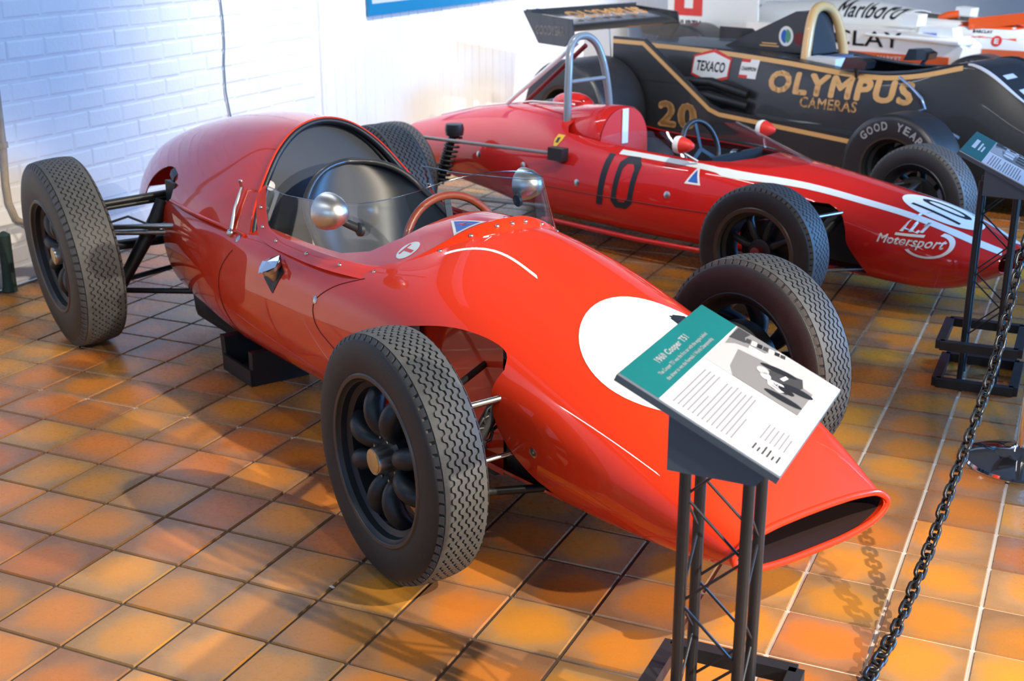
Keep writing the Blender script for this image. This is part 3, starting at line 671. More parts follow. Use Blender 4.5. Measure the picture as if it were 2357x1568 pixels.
# red screen frame with rivets
fr_o = [Vector(b)+Vector((0, 0, -.004)) for b in bF]
rows = []
for k, b in enumerate(fr_o):
    cen = Vector((-.85, 0, b.z)); out = (b-cen); out.z = 0
    if abs(b.x) < .60 and abs(b.y) < .25: out = Vector((1, b.y*1.2, 0))
    out.normalize(); P = []
    for w_, dz in ((-.004, .016), (.004, .014), (.022, -.006), (.034, -.016)): P.append(b+out*w_+Vector((0, 0, dz)))
    rows.append(P)
MB().grid(rows).build('screen_frame', RED, car1, 50)
rv = MB()
for k in range(4, len(fr_o), 5):
    b = rows[k][1].lerp(rows[k][2], .6); rv.ball(b, .0068, 5)
o = rv.build('rivets', ALU, car1, 60); o['kind'] = 'stuff'
# mirrors
for s, P in ((-1, Vector((-.70, -.395, .755))), (1, Vector((-.86, .40, .715)))):
    base, n = (Vector((-.665, s*.318, .70)) if s < 0 else Vector((-.80, s*.325, .68))), Vector((0, s, .3))
    d = Vector((.80, s*-.12, .02)).normalized() if s < 0 else Vector((.80, .25, .05)).normalized()
    prof = [(0, -.050), (.016, -.048), (.032, -.036), (.044, -.014), (.049, .006), (.049, .012), (.046, .0125), (0, .0125)]
    d2 = -d
    MB().lathe([(r*1.1, h*1.25) for r, h in prof], P, d2, 28).build('mirror', SATALU, car1, 45)
    MB().tube([P+d*.02-Vector((0, s*.012, .018)), P+Vector((0, -s*.03, -.028)), base], [.011, .012, .013], 10).build('mirror_bracket', FRAMEB, car1, 50)
    MB().lathe([(.020, -.004), (.020, .006), (.012, .012)], base, (0, s, .15), 14, True).build('bracket_foot', FRAMEB, car1, 40)
# fuel filler
P, n = on_side(-1.075, .49); U = Vector((1, 0, 0)); V = n.cross(U).normalized()*-1; U = V.cross(n).normalized()
flat([(-.055, -.018), (.018, -.062), (.060, .022), (-.012, .058)], [(0, 1, 2, 3)], P-n*.0, U, V, 'filler_shade_patch', INK, car1, (B1, -n), .002)  # flat black patch painting the shade inside the filler opening
q0 = P-n*.01; ax = Vector((0, -.55, .84))
MB().lathe([(.024, -.02), (.026, .004), (.028, .012), (.028, .024), (.034, .028), (.034, .040), (.026, .045), (0, .046)], q0, ax, 20).build('filler_neck', ALU, car1, 40)
MB().add([q0+ax*.047+Vector((math.cos(a)*r, math.sin(a)*r*.8, math.sin(a)*r*.5)) for a, r in [(k*PI/4, .036 if k % 2 else .046) for k in range(8)]]+[q0+ax*.058], [(i, (i+1) % 8, 8) for i in range(8)]).build('filler_cap', CHROME, car1)
# body latch lever on the engine cover
L0 = on_side(-1.46, .545, -1, .012)[0]; L1 = on_side(-1.50, .675, -1, .012)[0]
MB().tube([L0, L0.lerp(L1, .5)+Vector((0, -.006, 0)), L1, L1+Vector((.012, -.012, .026)), L1+Vector((.028, -.012, .028))], [.008, .007, .006, .005, .003], 8).build('latch_lever', ALU, car1, 50)
MB().ball(L0+Vector((0, -.004, -.012)), .014, 8).build('latch_pivot', ALU, car1, 60)
# nose roundel, number, stickers, crash-tested badge
Tn = (B1, (0, 0, -1))
disc((.29, .02, 1.2), (0, 1, 0), (-1, 0, 0), .235, .245, 'roundel', WHITED, car1, Tn, .0012, 12, 64)
word('1', .05, 0, (.28, .155, 1.2), (0, 1, 0), (-1, 0, 0), .085, .27, 'race_number', INK, car1, Tn, .0022)
hn = Vector((.55, -.30, .78))
def scut(x, y): return Vector((x, y, 1.2))
flat([(-.055, -.045), (.055, -.045), (0, .055)], [(0, 1, 2)], (-.50, -.085, 1.2), (0, -1, 0), (-1, 0, 0), 'triangle_sticker', WHITED, car1, Tn, .0012)
flat([(-.040, -.037), (.040, -.037), (0, .038)], [(0, 1, 2)], (-.50, -.085, 1.2), (0, -1, 0), (-1, 0, 0), 'triangle_sticker_centre', BLUE, car1, Tn, .0020)
flat([(-.018, -.028), (.012, -.006), (-.002, -.004), (.018, .016), (-.012, -.002), (.004, -.006)], [(0, 1, 2), (2, 5, 4, 3)], (-.495, -.085, 1.2), (0, -1, 0), (-1, 0, 0), 'bolt_mark', ORANGE, car1, Tn, .0028)
disc((-.545, -.235, 1.2), (0, -1, 0), (-1, 0, 0), .034, .034, 'round_sticker', WHITED, car1, Tn, .0012, 3, 28)
flat([(-.004, -.026), (.006, -.026), (.006, .012), (.020, .012), (.020, .020), (-.020, .020), (-.020, .012), (-.004, .012)], [(0, 1, 2, 7), (2, 3, 4, 5, 6, 7)], (-.545, -.235, 1.2), (0, -1, 0), (-1, 0, 0), 'sticker_mark', REDD, car1, Tn, .002)
# wheels
fw = cooper_wheel('wheel', .312, .149, .206, car1); fw.location = (0, -.597, .312); fw.rotation_euler = (.008, .35, -.027)
w2 = copy_tree(fw, car1); w2.location = (0, .597, .312); w2.rotation_euler = (.008, .9, PI+.05)
rw = cooper_wheel('wheel', .352, .184, .206, car1, 74); rw.location = (-2.273, -.663, .352); rw.rotation_euler = (.09, .2, 0)
w3 = copy_tree(rw, car1); w3.location = (-2.273, .670, .357); w3.rotation_euler = (.05, 1.1, PI)
# suspension
def arm(name, pts, r, m=DARKM, n=8): return MB().tube(pts, r, n).build(name, m, car1, 50)
for s in (-1, 1):
    arm('wishbone', [(.10, s*.24, .44), (.02, s*.54, .40)], .009, STEEL); arm('wishbone', [(-.14, s*.24, .44), (0, s*.54, .40)], .009, DARKM)
    arm('wishbone', [(.18, s*.23, .20), (.03, s*.54, .20)], .011); arm('wishbone', [(-.18, s*.23, .20), (.0, s*.54, .20)], .011)
    arm('steering_arm', [(.12, s*.22, .30), (.09, s*.52, .28)], .007, STEEL)
    arm('damper', [(.05, s*.27, .50), (.03, s*.46, .23)], .020)
    arm('damper_spring', [(.05+.0*t, s*(.27+.19*t)+.028*math.cos(t*60), .50-.27*t+.028*math.sin(t*60)) for t in [k/70 for k in range(71)]], .0045)
    MB().box((.015, s*.535, .30), (.05, .035, .24)).build('upright', GEAR, car1)
    MB().lathe([(.0, 0), (.13, 0), (.13, .06), (0, .06)], (0, s*.50, .312), (0, s, 0), 28).build('brake_drum', GEAR, car1, 40)
    arm('leaf_spring', [(-2.24, s*.02, .53), (-2.25, s*.30, .535), (-2.27, s*.60, .515)], .013, DARKM); arm('leaf_spring', [(-2.27, s*.02, .505), (-2.275, s*.30, .51), (-2.28, s*.52, .50)], .011, DARKM)
    arm('radius_arm', [(-1.98, s*.30, .46), (-2.25, s*.60, .44)], .010, STEEL); arm('radius_arm', [(-2.10, s*.20, .40), (-2.25, s*.60, .42)], .011, STEEL)
    arm('drive_shaft', [(-2.32, s*.12, .34), (-2.275, s*.58, .352)], .020, DARKM)
    arm('damper', [(-2.20, s*.33, .52), (-2.20, s*.36, .45), (-2.17, s*.53, .22)], [.024, .030, .022], DARKM, 12)
    arm('wishbone', [(-2.02, s*.26, .19), (-2.25, s*.60, .20)], .011, DARKM); arm('wishbone', [(-2.45, s*.20, .19), (-2.28, s*.60, .20)], .011, DARKM)
    MB().box((-2.265, s*.565, .345), (.06, .05, .26)).build('upright', GEAR, car1)
    MB().lathe([(.0, 0), (.14, 0), (.14, .05), (0, .05)], (-2.273, s*.535, .352), (0, s, 0), 28).build('brake_drum', GEAR, car1, 40)
    arm('brake_hose', [(-2.12, s*.30, .47), (-2.16, s*.38, .43), (-2.22, s*.46, .47), (-2.26, s*.55, .44)], .005, FRAMEB, 6)
gb = MB().box((-2.38, 0, .33), (.52, .24, .24)); gb.lathe([(0, -.16), (.13, -.15), (.15, -.08), (.15, .08), (.13, .15), (0, .16)], (-2.32, 0, .34), (0, 1, 0), 24); gb.box((-2.15, 0, .36), (.14, .46, .34)); gb.box((-2.13, -.26, .52), (.10, .12, .16)); gb.box((-2.13, .26, .52), (.10, .12, .16))
gb.build('gearbox', GEAR, car1, 35)
en = MB().box((-2.30, 0, .50), (.36, .34, .24)).box((-2.16, -.20, .55), (.12, .14, .12)).box((-2.16, .20, .55), (.12, .14, .12)); en.tube([(-2.12, -.28, .60), (-2.2, -.26, .61), (-2.3, -.2, .60)], .03, 10); en.tube([(-2.12, .28, .60), (-2.2, .26, .61), (-2.3, .2, .60)], .03, 10); en.build('engine_bay', GEAR, car1, 35)
MB().tube([(-2.2, -.22, .17), (-2.05, -.24, .12), (-1.75, -.22, .11), (-1.55, -.2, .13)], [.02, .05, .055, .04], 12).build('oil_pan', GEAR, car1, 50)
# black chassis prop under the car
prop = empty('chassis_stand', (-.63, 1.70, 0), -.5268); prop.scale = (.78, .85, .95); tag(prop, 'black tray shaped stand propping the red car under its flank', 'stand')
MB().box((0, 0, .006), (.30, .26, .012)).build('base', FRAMEB, prop)
MB().box((0, -.125, .034), (.30, .012, .056)).build('side', FRAMEB, prop); MB().box((0, .125, .034), (.30, .012, .056)).build('side', FRAMEB, prop)
MB().prism([(-.03, 0), (.02, 0), (.0, .115), (-.05, .115)], (-.145, -.12, .012), (1, 0, 0), (0, 0, 1), (0, .24, 0)).build('end_plate', FRAMEB, prop)
MB().prism([(-.02, 0), (.02, 0), (.02, .115), (-.02, .115)], (.135, -.12, .012), (1, 0, 0), (0, 0, 1), (0, .24, 0)).build('end_plate', FRAMEB, prop)
# ------------------------------------------------------------------ second car: red formula two single seater, number 10
car2 = empty('race_car', (1.0208, 3.7275, 0), -.3465)
tag(car2, 'dark red racing car with white stripes, number 10 and tall roll hoop', 'race car')
S2 = [(.745, [(0, .285), (.05, .284), (.09, .28), (.125, .266), (.14, .24), (.12, .212), (.06, .198), (0, .196)]),
      (.62, [(0, .338), (.08, .334), (.155, .318), (.222, .288), (.248, .235), (.215, .15), (.12, .12), (0, .118)]),
      (.42, [(0, .400), (.10, .395), (.19, .374), (.262, .332), (.290, .255), (.25, .125), (.13, .102), (0, .10)]),
      (.15, [(0, .450), (.10, .444), (.20, .420), (.272, .378), (.302, .29), (.27, .14), (.15, .11), (0, .11)]),
      (-.15, [(0, .498), (.10, .49), (.205, .462), (.28, .415), (.312, .31), (.29, .14), (.15, .11), (0, .11)]),
      (-.45, [(0, .525), (.11, .517), (.23, .490), (.302, .445), (.34, .32), (.32, .14), (.17, .11), (0, .11)]),
      (-.85, [(0, .535), (.13, .528), (.25, .503), (.322, .458), (.368, .33), (.345, .14), (.18, .11), (0, .11)]),
      (-1.30, [(0, .56), (.14, .552), (.26, .520), (.332, .462), (.376, .33), (.35, .15), (.18, .11), (0, .11)]),
      (-1.55, [(0, .625), (.13, .605), (.25, .548), (.33, .465), (.370, .33), (.34, .15), (.18, .115), (0, .11)]),
      (-1.95, [(0, .610), (.12, .592), (.22, .535), (.29, .455), (.328, .34), (.28, .19), (.16, .15), (0, .15)]),
      (-2.40, [(0, .53), (.10, .513), (.18, .462), (.23, .392), (.25, .31), (.21, .22), (.12, .19), (0, .19)]),
      (-2.78, [(0, .43), (.06, .42), (.105, .385), (.135, .345), (.145, .30), (.125, .262), (.07, .245), (0, .242)])]
body2 = MB().grid(smooth_rows(loft_rows(S2, .03, 7), 2.5, 2.5), True).build('body', RED2, car2, 40)
ck = [(-.42, 0), (-.43, .10), (-.50, .19), (-.62, .235), (-.9, .245), (-1.42, .245), (-1.46, .20), (-1.47, 0)]
ck = ck+[(x, -y) for x, y in reversed(ck[1:-1])]
na = crom([(.05, .405), (.12, .375), (.155, .32), (.17, .26), (.235, .17), (.28, .08)], 4)+[(-.34, .08), (-.34, .30), (-.20, .38), (-.06, .405)]
cut(body2, [MB().prism(ck, (0, 0, .36), (1, 0, 0), (0, 1, 0), (0, 0, .5))]+[MB().prism(na, (0, s*.20, 0), (1, 0, 0), (0, 0, 1), (0, s*.3, 0)) for s in (-1, 1)], .005, 34)
B2 = bvh_of(body2)
MB().box((0, 0, .26), (.6, .36, .22)).build('front_bulkhead', DARKM, car2)
MB().grid([[Vector((x, y, .14)) for x in (-1.6, -.2)] for y in (-.3, .3)]).build('cockpit_floor', DARKM, car2)
for s in (-1, 1): MB().grid([[Vector((x, s*.246, z)) for x in (-1.5, -.35)] for z in (.14, .47)]).build('cockpit_side', SATIN, car2)
# seat hump with a white stripe, roll hoop
hump = [(0, .655), (.07, .645), (.13, .61), (.17, .555), (.185, .50), (.19, .40)]
hf = crom([(-hump[1][0], hump[1][1])]+hump, 5)[5:]; hr = [(-y, z) for y, z in reversed(hf[1:])]+hf
MB().grid([[Vector((x, y*k, .40+(z-.40)*k2)) for y, z in hr] for x, k, k2 in ((-1.27, 1, .985), (-1.275, 1.02, 1), (-1.36, 1.05, 1), (-1.50, 1.0, .96), (-1.62, .8, .85))]).build('headrest', RED2, car2, 40)
MB().add([Vector((-1.268, y*.98, .40+(z-.40)*.98)) for y, z in hr], [tuple(range(len(hr)))]).build('headrest_face', REDD, car2)
MB().box((-1.263, 0, .56), (.004, .045, .17)).build('headrest_stripe', WHITED, car2)
rh = crom([(-1.50, -.165, .50), (-1.505, -.158, .66), (-1.52, -.135, .82), (-1.54, -.105, .92), (-1.55, -.055, .967), (-1.552, 0, .978), (-1.55, .055, .967), (-1.54, .105, .92), (-1.52, .135, .82), (-1.505, .158, .66), (-1.50, .165, .50)], 5)
hp2 = MB().tube(rh, .0195, 12).build('roll_hoop', GREYT, car2, 60)
MB().tube([(-1.513, -.14, .765), (-1.513, .14, .765)], .010, 10).build('hoop_brace', GREYT, car2, 60)
MB().tube([(-1.555, -.03, .95), (-2.02, -.06, .605)], .012, 10).build('hoop_stay', WHITED, car2, 60)
MB().tube([(-1.555, .03, .93), (-1.98, .03, .60)], .012, 10).build('hoop_stay', MAROON, car2, 60)
MB().ball((-1.75, .16, .60), .09, 10, (1.5, .9, .75)).build('engine_blister', RED2, car2, 60)
MB().tube([(x, .0, z) for x, z in ((-1.6, .634), (-1.9, .622), (-2.3, .558), (-2.6, .482))], .005, 6).build('cover_ridge', PALE, car2)
# screen
b2 = [(-1.20, -.255, .535), (-1.0, -.262, .515), (-.75, -.262, .508), (-.52, -.245, .497), (-.36, -.19, .495), (-.25, -.10, .502), (-.21, 0, .506)]
t2 = [(-1.18, -.245, .548), (-1.02, -.235, .590), (-.85, -.20, .600), (-.72, -.135, .618), (-.645, -.07, .640), (-.62, -.02, .648), (-.615, 0, .650)]
bF, tF = crom(b2, 5), crom(t2, 5); bF = bF+[(x, -y, z) for x, y, z in reversed(bF[:-1])]; tF = tF+[(x, -y, z) for x, y, z in reversed(tF[:-1])]
MB().grid([[Vector(b).lerp(Vector(t), k/5) for b, t in zip(bF, tF)] for k in range(6)]).build('windscreen', GLASS, car2, 60)
sw2 = MB().tube([(0, .135*math.cos(a), .135*math.sin(a)) for a in [2*PI*k/40 for k in range(40)]], .012, 8, closed=True).build('steering_wheel', SATIN, car2, 60); sw2.location = (-.80, 0, .50); sw2.rotation_euler = (0, math.radians(-18), 0)
for k in range(3): MB().bar((0, 0, 0), (0, .13*math.cos(PI/2+k*2.094), .13*math.sin(PI/2+k*2.094)), .02, .004, (1, 0, 0)).build('spoke', DARKM, sw2)
for y, z in ((-.08, .47), (.02, .49), (.10, .46)): MB().lathe([(.0, -.012), (.028, -.012), (.03, 0), (.03, .02)], (-.62, y, z), (1, 0, 0), 16).build('gauge', ALU, car2, 40)
MB().box((-.60, 0, .45), (.02, .40, .12)).build('dashboard', SATIN, car2)
for s in (-1, 1):
    P = Vector((-.68, s*.33, .575)); 
    MB().lathe([(0, .075), (.012, .072), (.028, .045), (.038, .012)], P, (1, s*-.12, 0), 20).build('mirror', REDD, car2, 50)
    MB().lathe([(.038, .012), (.040, -.004), (.037, -.016), (0, -.017)], P, (1, s*-.12, 0), 20).build('mirror_rim', WHITED, car2, 50)
    MB().tube([P+Vector((.01, 0, -.03)), (-.62, s*.27, .50)], .006, 6).build('mirror_stem', ALU, car2)
# livery
Dn, Sd = (B2, (0, 0, -1)), (B2, (0, 1, 0))
for s in (-1, 1):
    strip(crom([(-1.05, s*.285), (-.60, s*.270), (-.40, s*.262), (-.1, s*.205), (.2, s*.180), (.45, s*.155), (.62, s*.125), (.73, s*.085)], 5), [.030]*8+[.042]*20+[.046]*8, 'white_stripe', PALE, car2, Dn, (0, 0, 1.2), (1, 0, 0), (0, 1, 0), .0015, 3)
disc((.43, 0, 1.2), (0, 1, 0), (-1, 0, 0), .125, .175, 'roundel', WHITED, car2, Dn, .0025, 8, 48)
word('10', 0, 0, (.43, 0, 1.2), (0, 1, 0), (-1, 0, 0), .15, .22, 'race_number', INK, car2, Dn, .0035)
# condensed side number: a bar and a tall rounded box
def sidenum(x0, wd, ring):
    sh = .18; h = .235; zc = .365
    f = lambda x, z: (x0+x+sh*z*.55, z)
    if not ring:
        flat([f(-wd/2, -h/2), f(wd/2, -h/2), f(wd/2, h/2), f(-wd/2, h/2)], [(0, 1, 2, 3)], (0, -1.0, zc), (1, 0, 0), (0, 0, 1), 'race_number', INK, car2, Sd, .002)
    else:
        t = .030; out = [(-wd/2, -h/2+.03), (-wd/2+.03, -h/2), (wd/2-.03, -h/2), (wd/2, -h/2+.03), (wd/2, h/2-.03), (wd/2-.03, h/2), (-wd/2+.03, h/2), (-wd/2, h/2-.03)]
        inn = [(x*(1-2*t/wd), z*(1-2*t/h)) for x, z in out]
        flat([f(*q) for q in out]+[f(*q) for q in inn], [(i, (i+1) % 8, 8+(i+1) % 8, 8+i) for i in range(8)], (0, -1.0, zc), (1, 0, 0), (0, 0, 1), 'race_number', INK, car2, Sd, .002)
sidenum(-1.095, .036, False); sidenum(-.965, .125, True)
flat([(-.022, .034), (-.024, .0), (-.012, -.034), (.0, -.042), (.012, -.034), (.024, .0), (.022, .034)], [(0, 1, 2, 3, 4, 5, 6)], (-1.44, -.76, .915), (1, 0, 0), (0, .66, .75), 'shield_badge', YEL, car2, (B2, (0, .75, -.66)), .002)
flat([(-.009, -.018), (.009, -.018), (.006, .016), (-.010, .012)], [(0, 1, 2, 3)], (-1.44, -.76, .915), (1, 0, 0), (0, .66, .75), 'shield_mark', INK, car2, (B2, (0, .75, -.66)), .003)
flat([(-.042, -.034), (.042, -.034), (0, .045)], [(0, 1, 2)], (-.60, -1, .44), (1, 0, 0), (0, 0, 1), 'triangle_sticker', WHITED, car2, Sd, .002)
flat([(-.026, -.025), (.026, -.025), (0, .026)], [(0, 1, 2)], (-.60, -1, .44), (1, 0, 0), (0, 0, 1), 'triangle_sticker_centre', BLUE, car2, Sd, .003)
word('Motorsport', .02, .2, (.43, -1, .305), (1, 0, 0), (0, 0, 1), .26, .045, 'lettering', WHITED, car2, Sd, .003)
pts = [(math.cos(a)*r*.09, math.sin(a)*r*.045) for r in (1, .82) for a in [PI*1.15+k*PI*1.25/20 for k in range(21)]]
flat(pts, [(k, k+1, 22+k, 21+k) for k in range(20)], (.50, -1, .30), (1, 0, 0), (0, 0, 1), 'swoosh', WHITED, car2, Sd, .002)
for k, (x0, x1) in enumerate(((-.044, -.030), (-.010, .002), (.030, .042))): flat([(x0, -.03), (x1, -.03), (x1, .028), (x0+(.02 if k == 0 else 0), .028)], [(0, 1, 2, 3)], (.42, -1, .372), (1, 0, 0), (0, 0, 1), 'emblem_bar', WHITED, car2, Sd, .003)
flat([(-.030, .022), (.042, .022), (.042, .032), (-.024, .032)], [(0, 1, 2, 3)], (.42, -1, .372), (1, 0, 0), (0, 0, 1), 'emblem_bar', WHITED, car2, Sd, .003)
flat([(-.055, -.045), (.055, -.045), (.055, -.036), (-.055, -.036)], [(0, 1, 2, 3)], (.42, -1, .372), (1, 0, 0), (0, 0, 1), 'emblem_bar', WHITED, car2, Sd, .003)
for x, z in ((-1.25, .33), (-.72, .345), (-1.62, .365), (-1.98, .37)):
    h = B2.ray_cast(Vector((x, -1, z)), Vector((0, 1, 0))); MB().lathe([(0, .004), (.010, .0035), (.017, .001), (.017, -.003)], h[0], h[1], 12).build('fastener', ALU, car2, 40)
sp = [B2.ray_cast(Vector((x, -1, .30+.012*math.sin(x))), Vector((0, 1, 0)))[0]+Vector((0, -.001, 0)) for x in [-2.0+1.55*k/30 for k in range(31)]]
MB().tube(sp, .002, 5).build('panel_seam', MAROON, car2)
MB().tube([(-1.5, -.34, .115), (-.9, -.345, .108), (-.3, -.31, .112)], .012, 8).build('sill_rail', RED2, car2, 60)
# running gear
f2 = plain_wheel('wheel', .269, .164, .178, car2, RUB, False, 66); f2.location = (0, -.658, .269); f2.rotation_euler = (0, .3, .03)
q = copy_tree(f2, car2); q.location = (0, .658, .269); q.rotation_euler = (0, .8, PI-.10)
r2 = plain_wheel('wheel', .272, .20, .178, car2, RUB, False, 66); r2.location = (-2.27, -.66, .272)
q = copy_tree(r2, car2); q.location = (-2.27, .66, .272); q.rotation_euler = (0, .5, PI)
for s in (-1, 1):
    T2 = lambda nm, pts, r, m=DARKM: MB().tube(pts, r, 8).build(nm, m, car2, 60)
    T2('wishbone', [(.14, s*.18, .38), (.02, s*.60, .37)], .010, STEEL); T2('wishbone', [(-.14, s*.18, .36), (0, s*.60, .37)], .010)
    T2('wishbone', [(.20, s*.18, .14), (.02, s*.60, .17)], .010, STEEL); T2('wishbone', [(-.16, s*.18, .15), (0, s*.60, .17)], .010)
    T2('damper', [(.08, s*.18, .38), (.04, s*.50, .17)], .026)
    MB().box((.01, s*.575, .27), (.05, .04, .22)).build('upright', GEAR, car2)
    T2('radius_rod', [(-2.25, s*.55, .465), (-1.40, s*.38, .455)], .009, GREYP)
    T2('radius_rod', [(-2.25, s*.55, .16), (-1.45, s*.34, .18)], .009, GREYP)
    MB().box((-1.37, s*.375, .455), (.09, .05, .06)).build('rod_bracket', FRAMEB, car2)
    T2('damper', [(-2.07, s*.40, .50), (-2.12, s*.46, .22)], .020)
    T2('damper_spring', [(-2.07-.05*t+.038*math.cos(t*62), s*(.40+.06*t)+.038*math.sin(t*62), .46-.24*t) for t in [k/90 for k in range(91)]], .0065)
    MB().lathe([(.0, .03), (.045, .028), (.05, .0), (.045, -.03), (0, -.035)], (-2.07, s*.40, .50), (0, 0, 1), 16).build('damper_top', FRAMEB, car2, 40)
    MB().box((-2.26, s*.545, .30), (.06, .05, .30)).build('upright', GEAR, car2)
    T2('drive_shaft', [(-2.27, s*.10, .27), (-2.27, s*.55, .272)], .022)
# ------------------------------------------------------------------ third car: black and gold formula one car, number 20
car3 = empty('race_car', (1.3422, 5.8202, 0), -.3753)
tag(car3, 'black and gold formula one car with gold roll hoop and big rear wing', 'race car')
S3 = [(1.15, [(0, .20), (.15, .20), (.27, .195), (.30, .18), (.305, .15), (.30, .12), (.15, .11), (0, .11)]),
      (.75, [(0, .40), (.14, .40), (.24, .395), (.275, .375), (.31, .28), (.315, .13), (.15, .11), (0, .11)]),
      (.40, [(0, .605), (.13, .605), (.235, .60), (.275, .585), (.335, .42), (.345, .13), (.16, .11), (0, .11)]),
      (.05, [(0, .79), (.13, .79), (.245, .785), (.29, .77), (.36, .52), (.375, .13), (.18, .10), (0, .10)]),
      (-.25, [(0, .735), (.14, .735), (.28, .725), (.33, .702), (.385, .52), (.40, .13), (.2, .10), (0, .10)]),
      (-.55, [(0, .705), (.15, .705), (.30, .70), (.352, .682), (.41, .52), (.42, .13), (.2, .10), (0, .10)]),
      (-1.10, [(0, .745), (.15, .745), (.31, .74), (.362, .722), (.425, .52), (.43, .13), (.2, .10), (0, .10)]),
      (-1.60, [(0, .765), (.14, .765), (.28, .762), (.335, .745), (.385, .55), (.39, .25), (.2, .20), (0, .20)]),
      (-2.25, [(0, .765), (.12, .765), (.24, .762), (.29, .745), (.32, .60), (.32, .35), (.18, .25), (0, .25)])]
body3 = MB().grid(loft_rows(S3, .04, 6), True).build('body', SATIN, car3, 40)
ck = [(-.22, 0), (-.24, .12), (-.34, .215), (-.6, .25), (-1.05, .25), (-1.08, .2), (-1.08, 0)]; ck = ck+[(x, -y) for x, y in reversed(ck[1:-1])]
cut(body3, [MB().prism(ck, (0, 0, .35), (1, 0, 0), (0, 1, 0), (0, 0, .6))], .008, 34)
B3 = bvh_of(body3); S3d = (B3, (0, 1, 0)); D3 = (B3, (0, 0, -1))
MB().grid([[Vector((x, y, .16)) for x in (-1.1, -.1)] for y in (-.3, .3)]).build('cockpit_floor', DARKM, car3)
MB().box((-.98, .05, .66), (.10, .26, .16)).build('seat', mat('seat_blue_grey', (.10, .14, .26), .6), car3)
MB().box((-.90, -.17, .70), (.20, .12, .10)).build('headrest_pad', WHITED, car3)
# engine fairing and roll hoop
MB().prism([(-1.70, .755), (-1.02, .755), (-1.08, 1.0), (-1.16, 1.0)], (0, -.13, 0), (1, 0, 0), (0, 0, 1), (0, .26, 0)).build('engine_fairing', SATIN, car3)
gh = crom([(-1.02, -.215, .70), (-1.025, -.195, .80), (-1.04, -.15, .93), (-1.055, -.09, 1.005), (-1.06, 0, 1.030), (-1.055, .09, 1.005), (-1.04, .15, .93), (-1.025, .195, .80), (-1.02, .215, .70)], 6)
MB().tube(gh, .030, 12).build('roll_hoop', GOLDP, car3, 60)
ex, ez = -1.22, .87
disc((ex, -.1312, ez-.02), (1, 0, 0), (0, 0, 1), .052, .060, 'round_emblem', WHITED, car3, None, .001, 3, 28)
flat([(math.cos(a)*.036, math.sin(a)*.043) for a in [PI*.6+k*PI*.9/10 for k in range(11)]]+[(.0, -.01), (.008, .02)], [tuple(range(13))], (ex, -.1312, ez-.02), (1, 0, 0), (0, 0, 1), 'emblem_half', BLUE, car3, None, .002)
flat([(math.cos(a)*.036, math.sin(a)*.043) for a in [-PI*.4+k*PI*.9/10 for k in range(11)]]+[(.0, .01), (-.008, -.02)], [tuple(range(13))], (ex, -.1312, ez-.02), (1, 0, 0), (0, 0, 1), 'emblem_half', GREEN, car3, None, .0022)
disc((-1.125, -.1312, .84), (1, 0, 0), (0, 0, 1), .034, .040, 'maroon_emblem', MAROON, car3, None, .001, 3, 24)
for z, wd in ((.80, .11), (.785, .14)): MB().box((-1.34, -.131, z), (wd, .002, .008)).build('print_line', GOLD, car3)
# gold lines and words on the tub
strip(crom([(-2.2, .745), (-1.6, .742), (-1.1, .722), (-.55, .682), (-.25, .70), (.03, .768)], 6), .026, 'gold_stripe', GOLD, car3, S3d, (0, -1.5, 0), (1, 0, 0), (0, 0, 1), .002, 2)
strip([(.05, -.275), (.40, -.258), (.75, -.258), (1.1, -.27)], .016, 'nose_line', PAPER, car3, D3, (0, 0, 1.5), (1, 0, 0), (0, 1, 0), .002, 2)
word('OLYMPUS', .05, 0, (-.67, -1.5, .612), (1, 0, 0), (0, 0, 1), .93, .128, 'lettering', GOLD, car3, S3d, .003)
word('CAMERAS', .02, 0, (-.71, -1.5, .512), (1, 0, 0), (0, 0, 1), .37, .062, 'lettering', GOLD, car3, S3d, .003)
word('OLY', .05, 0, (.46, .02, 1.5), (0, 1, 0), (-1, 0, 0), .42, .16, 'lettering', GOLD, car3, D3, .003)
for k, wd in enumerate((.12, .20, .24)): word_y = .22+.10*k; strip([(word_y, -.19), (word_y, -.19+wd)], .03, 'print_line', PAPER, car3, D3, (0, 0, 1.5), (1, 0, 0), (0, 1, 0), .0025, 2)
hexp = [(-.155, -.06), (-.155, .06), (0, .105), (.155, .06), (.155, -.06), (0, -.105)]
flat(hexp, [(0, 1, 2, 3, 4, 5)], (-1.60, -1.5, .655), (1, 0, 0), (0, 0, 1), 'hexagon_sticker', REDD, car3, S3d, .003)
flat([(x*.93, z*.80) for x, z in hexp], [(0, 1, 2, 3, 4, 5)], (-1.60, -1.5, .655), (1, 0, 0), (0, 0, 1), 'hexagon_centre', WHITED, car3, S3d, .005)
word('TEXACO', .03, 0, (-1.60, -1.5, .655), (1, 0, 0), (0, 0, 1), .235, .062, 'lettering', INK, car3, S3d, .007)
flat([(-.066, -.055), (.066, -.055), (.066, .055), (-.066, .055)], [(0, 1, 2, 3)], (-1.30, -1.5, .665), (1, 0, 0), (0, 0, 1), 'bow_tie_sticker', WHITED, car3, S3d, .003)
for z0 in (-.046, .046): flat([(-.066, z0-.009), (.0, z0-.009), (.0, z0+.009), (-.066, z0+.009)], [(0, 1, 2, 3)], (-1.30, -1.5, .665), (1, 0, 0), (0, 0, 1), 'sticker_bar', REDD, car3, S3d, .004)
word('CHAMPION', .03, 0, (-1.30, -1.5, .665), (1, 0, 0), (0, 0, 1), .11, .024, 'lettering', INK, car3, S3d, .005)
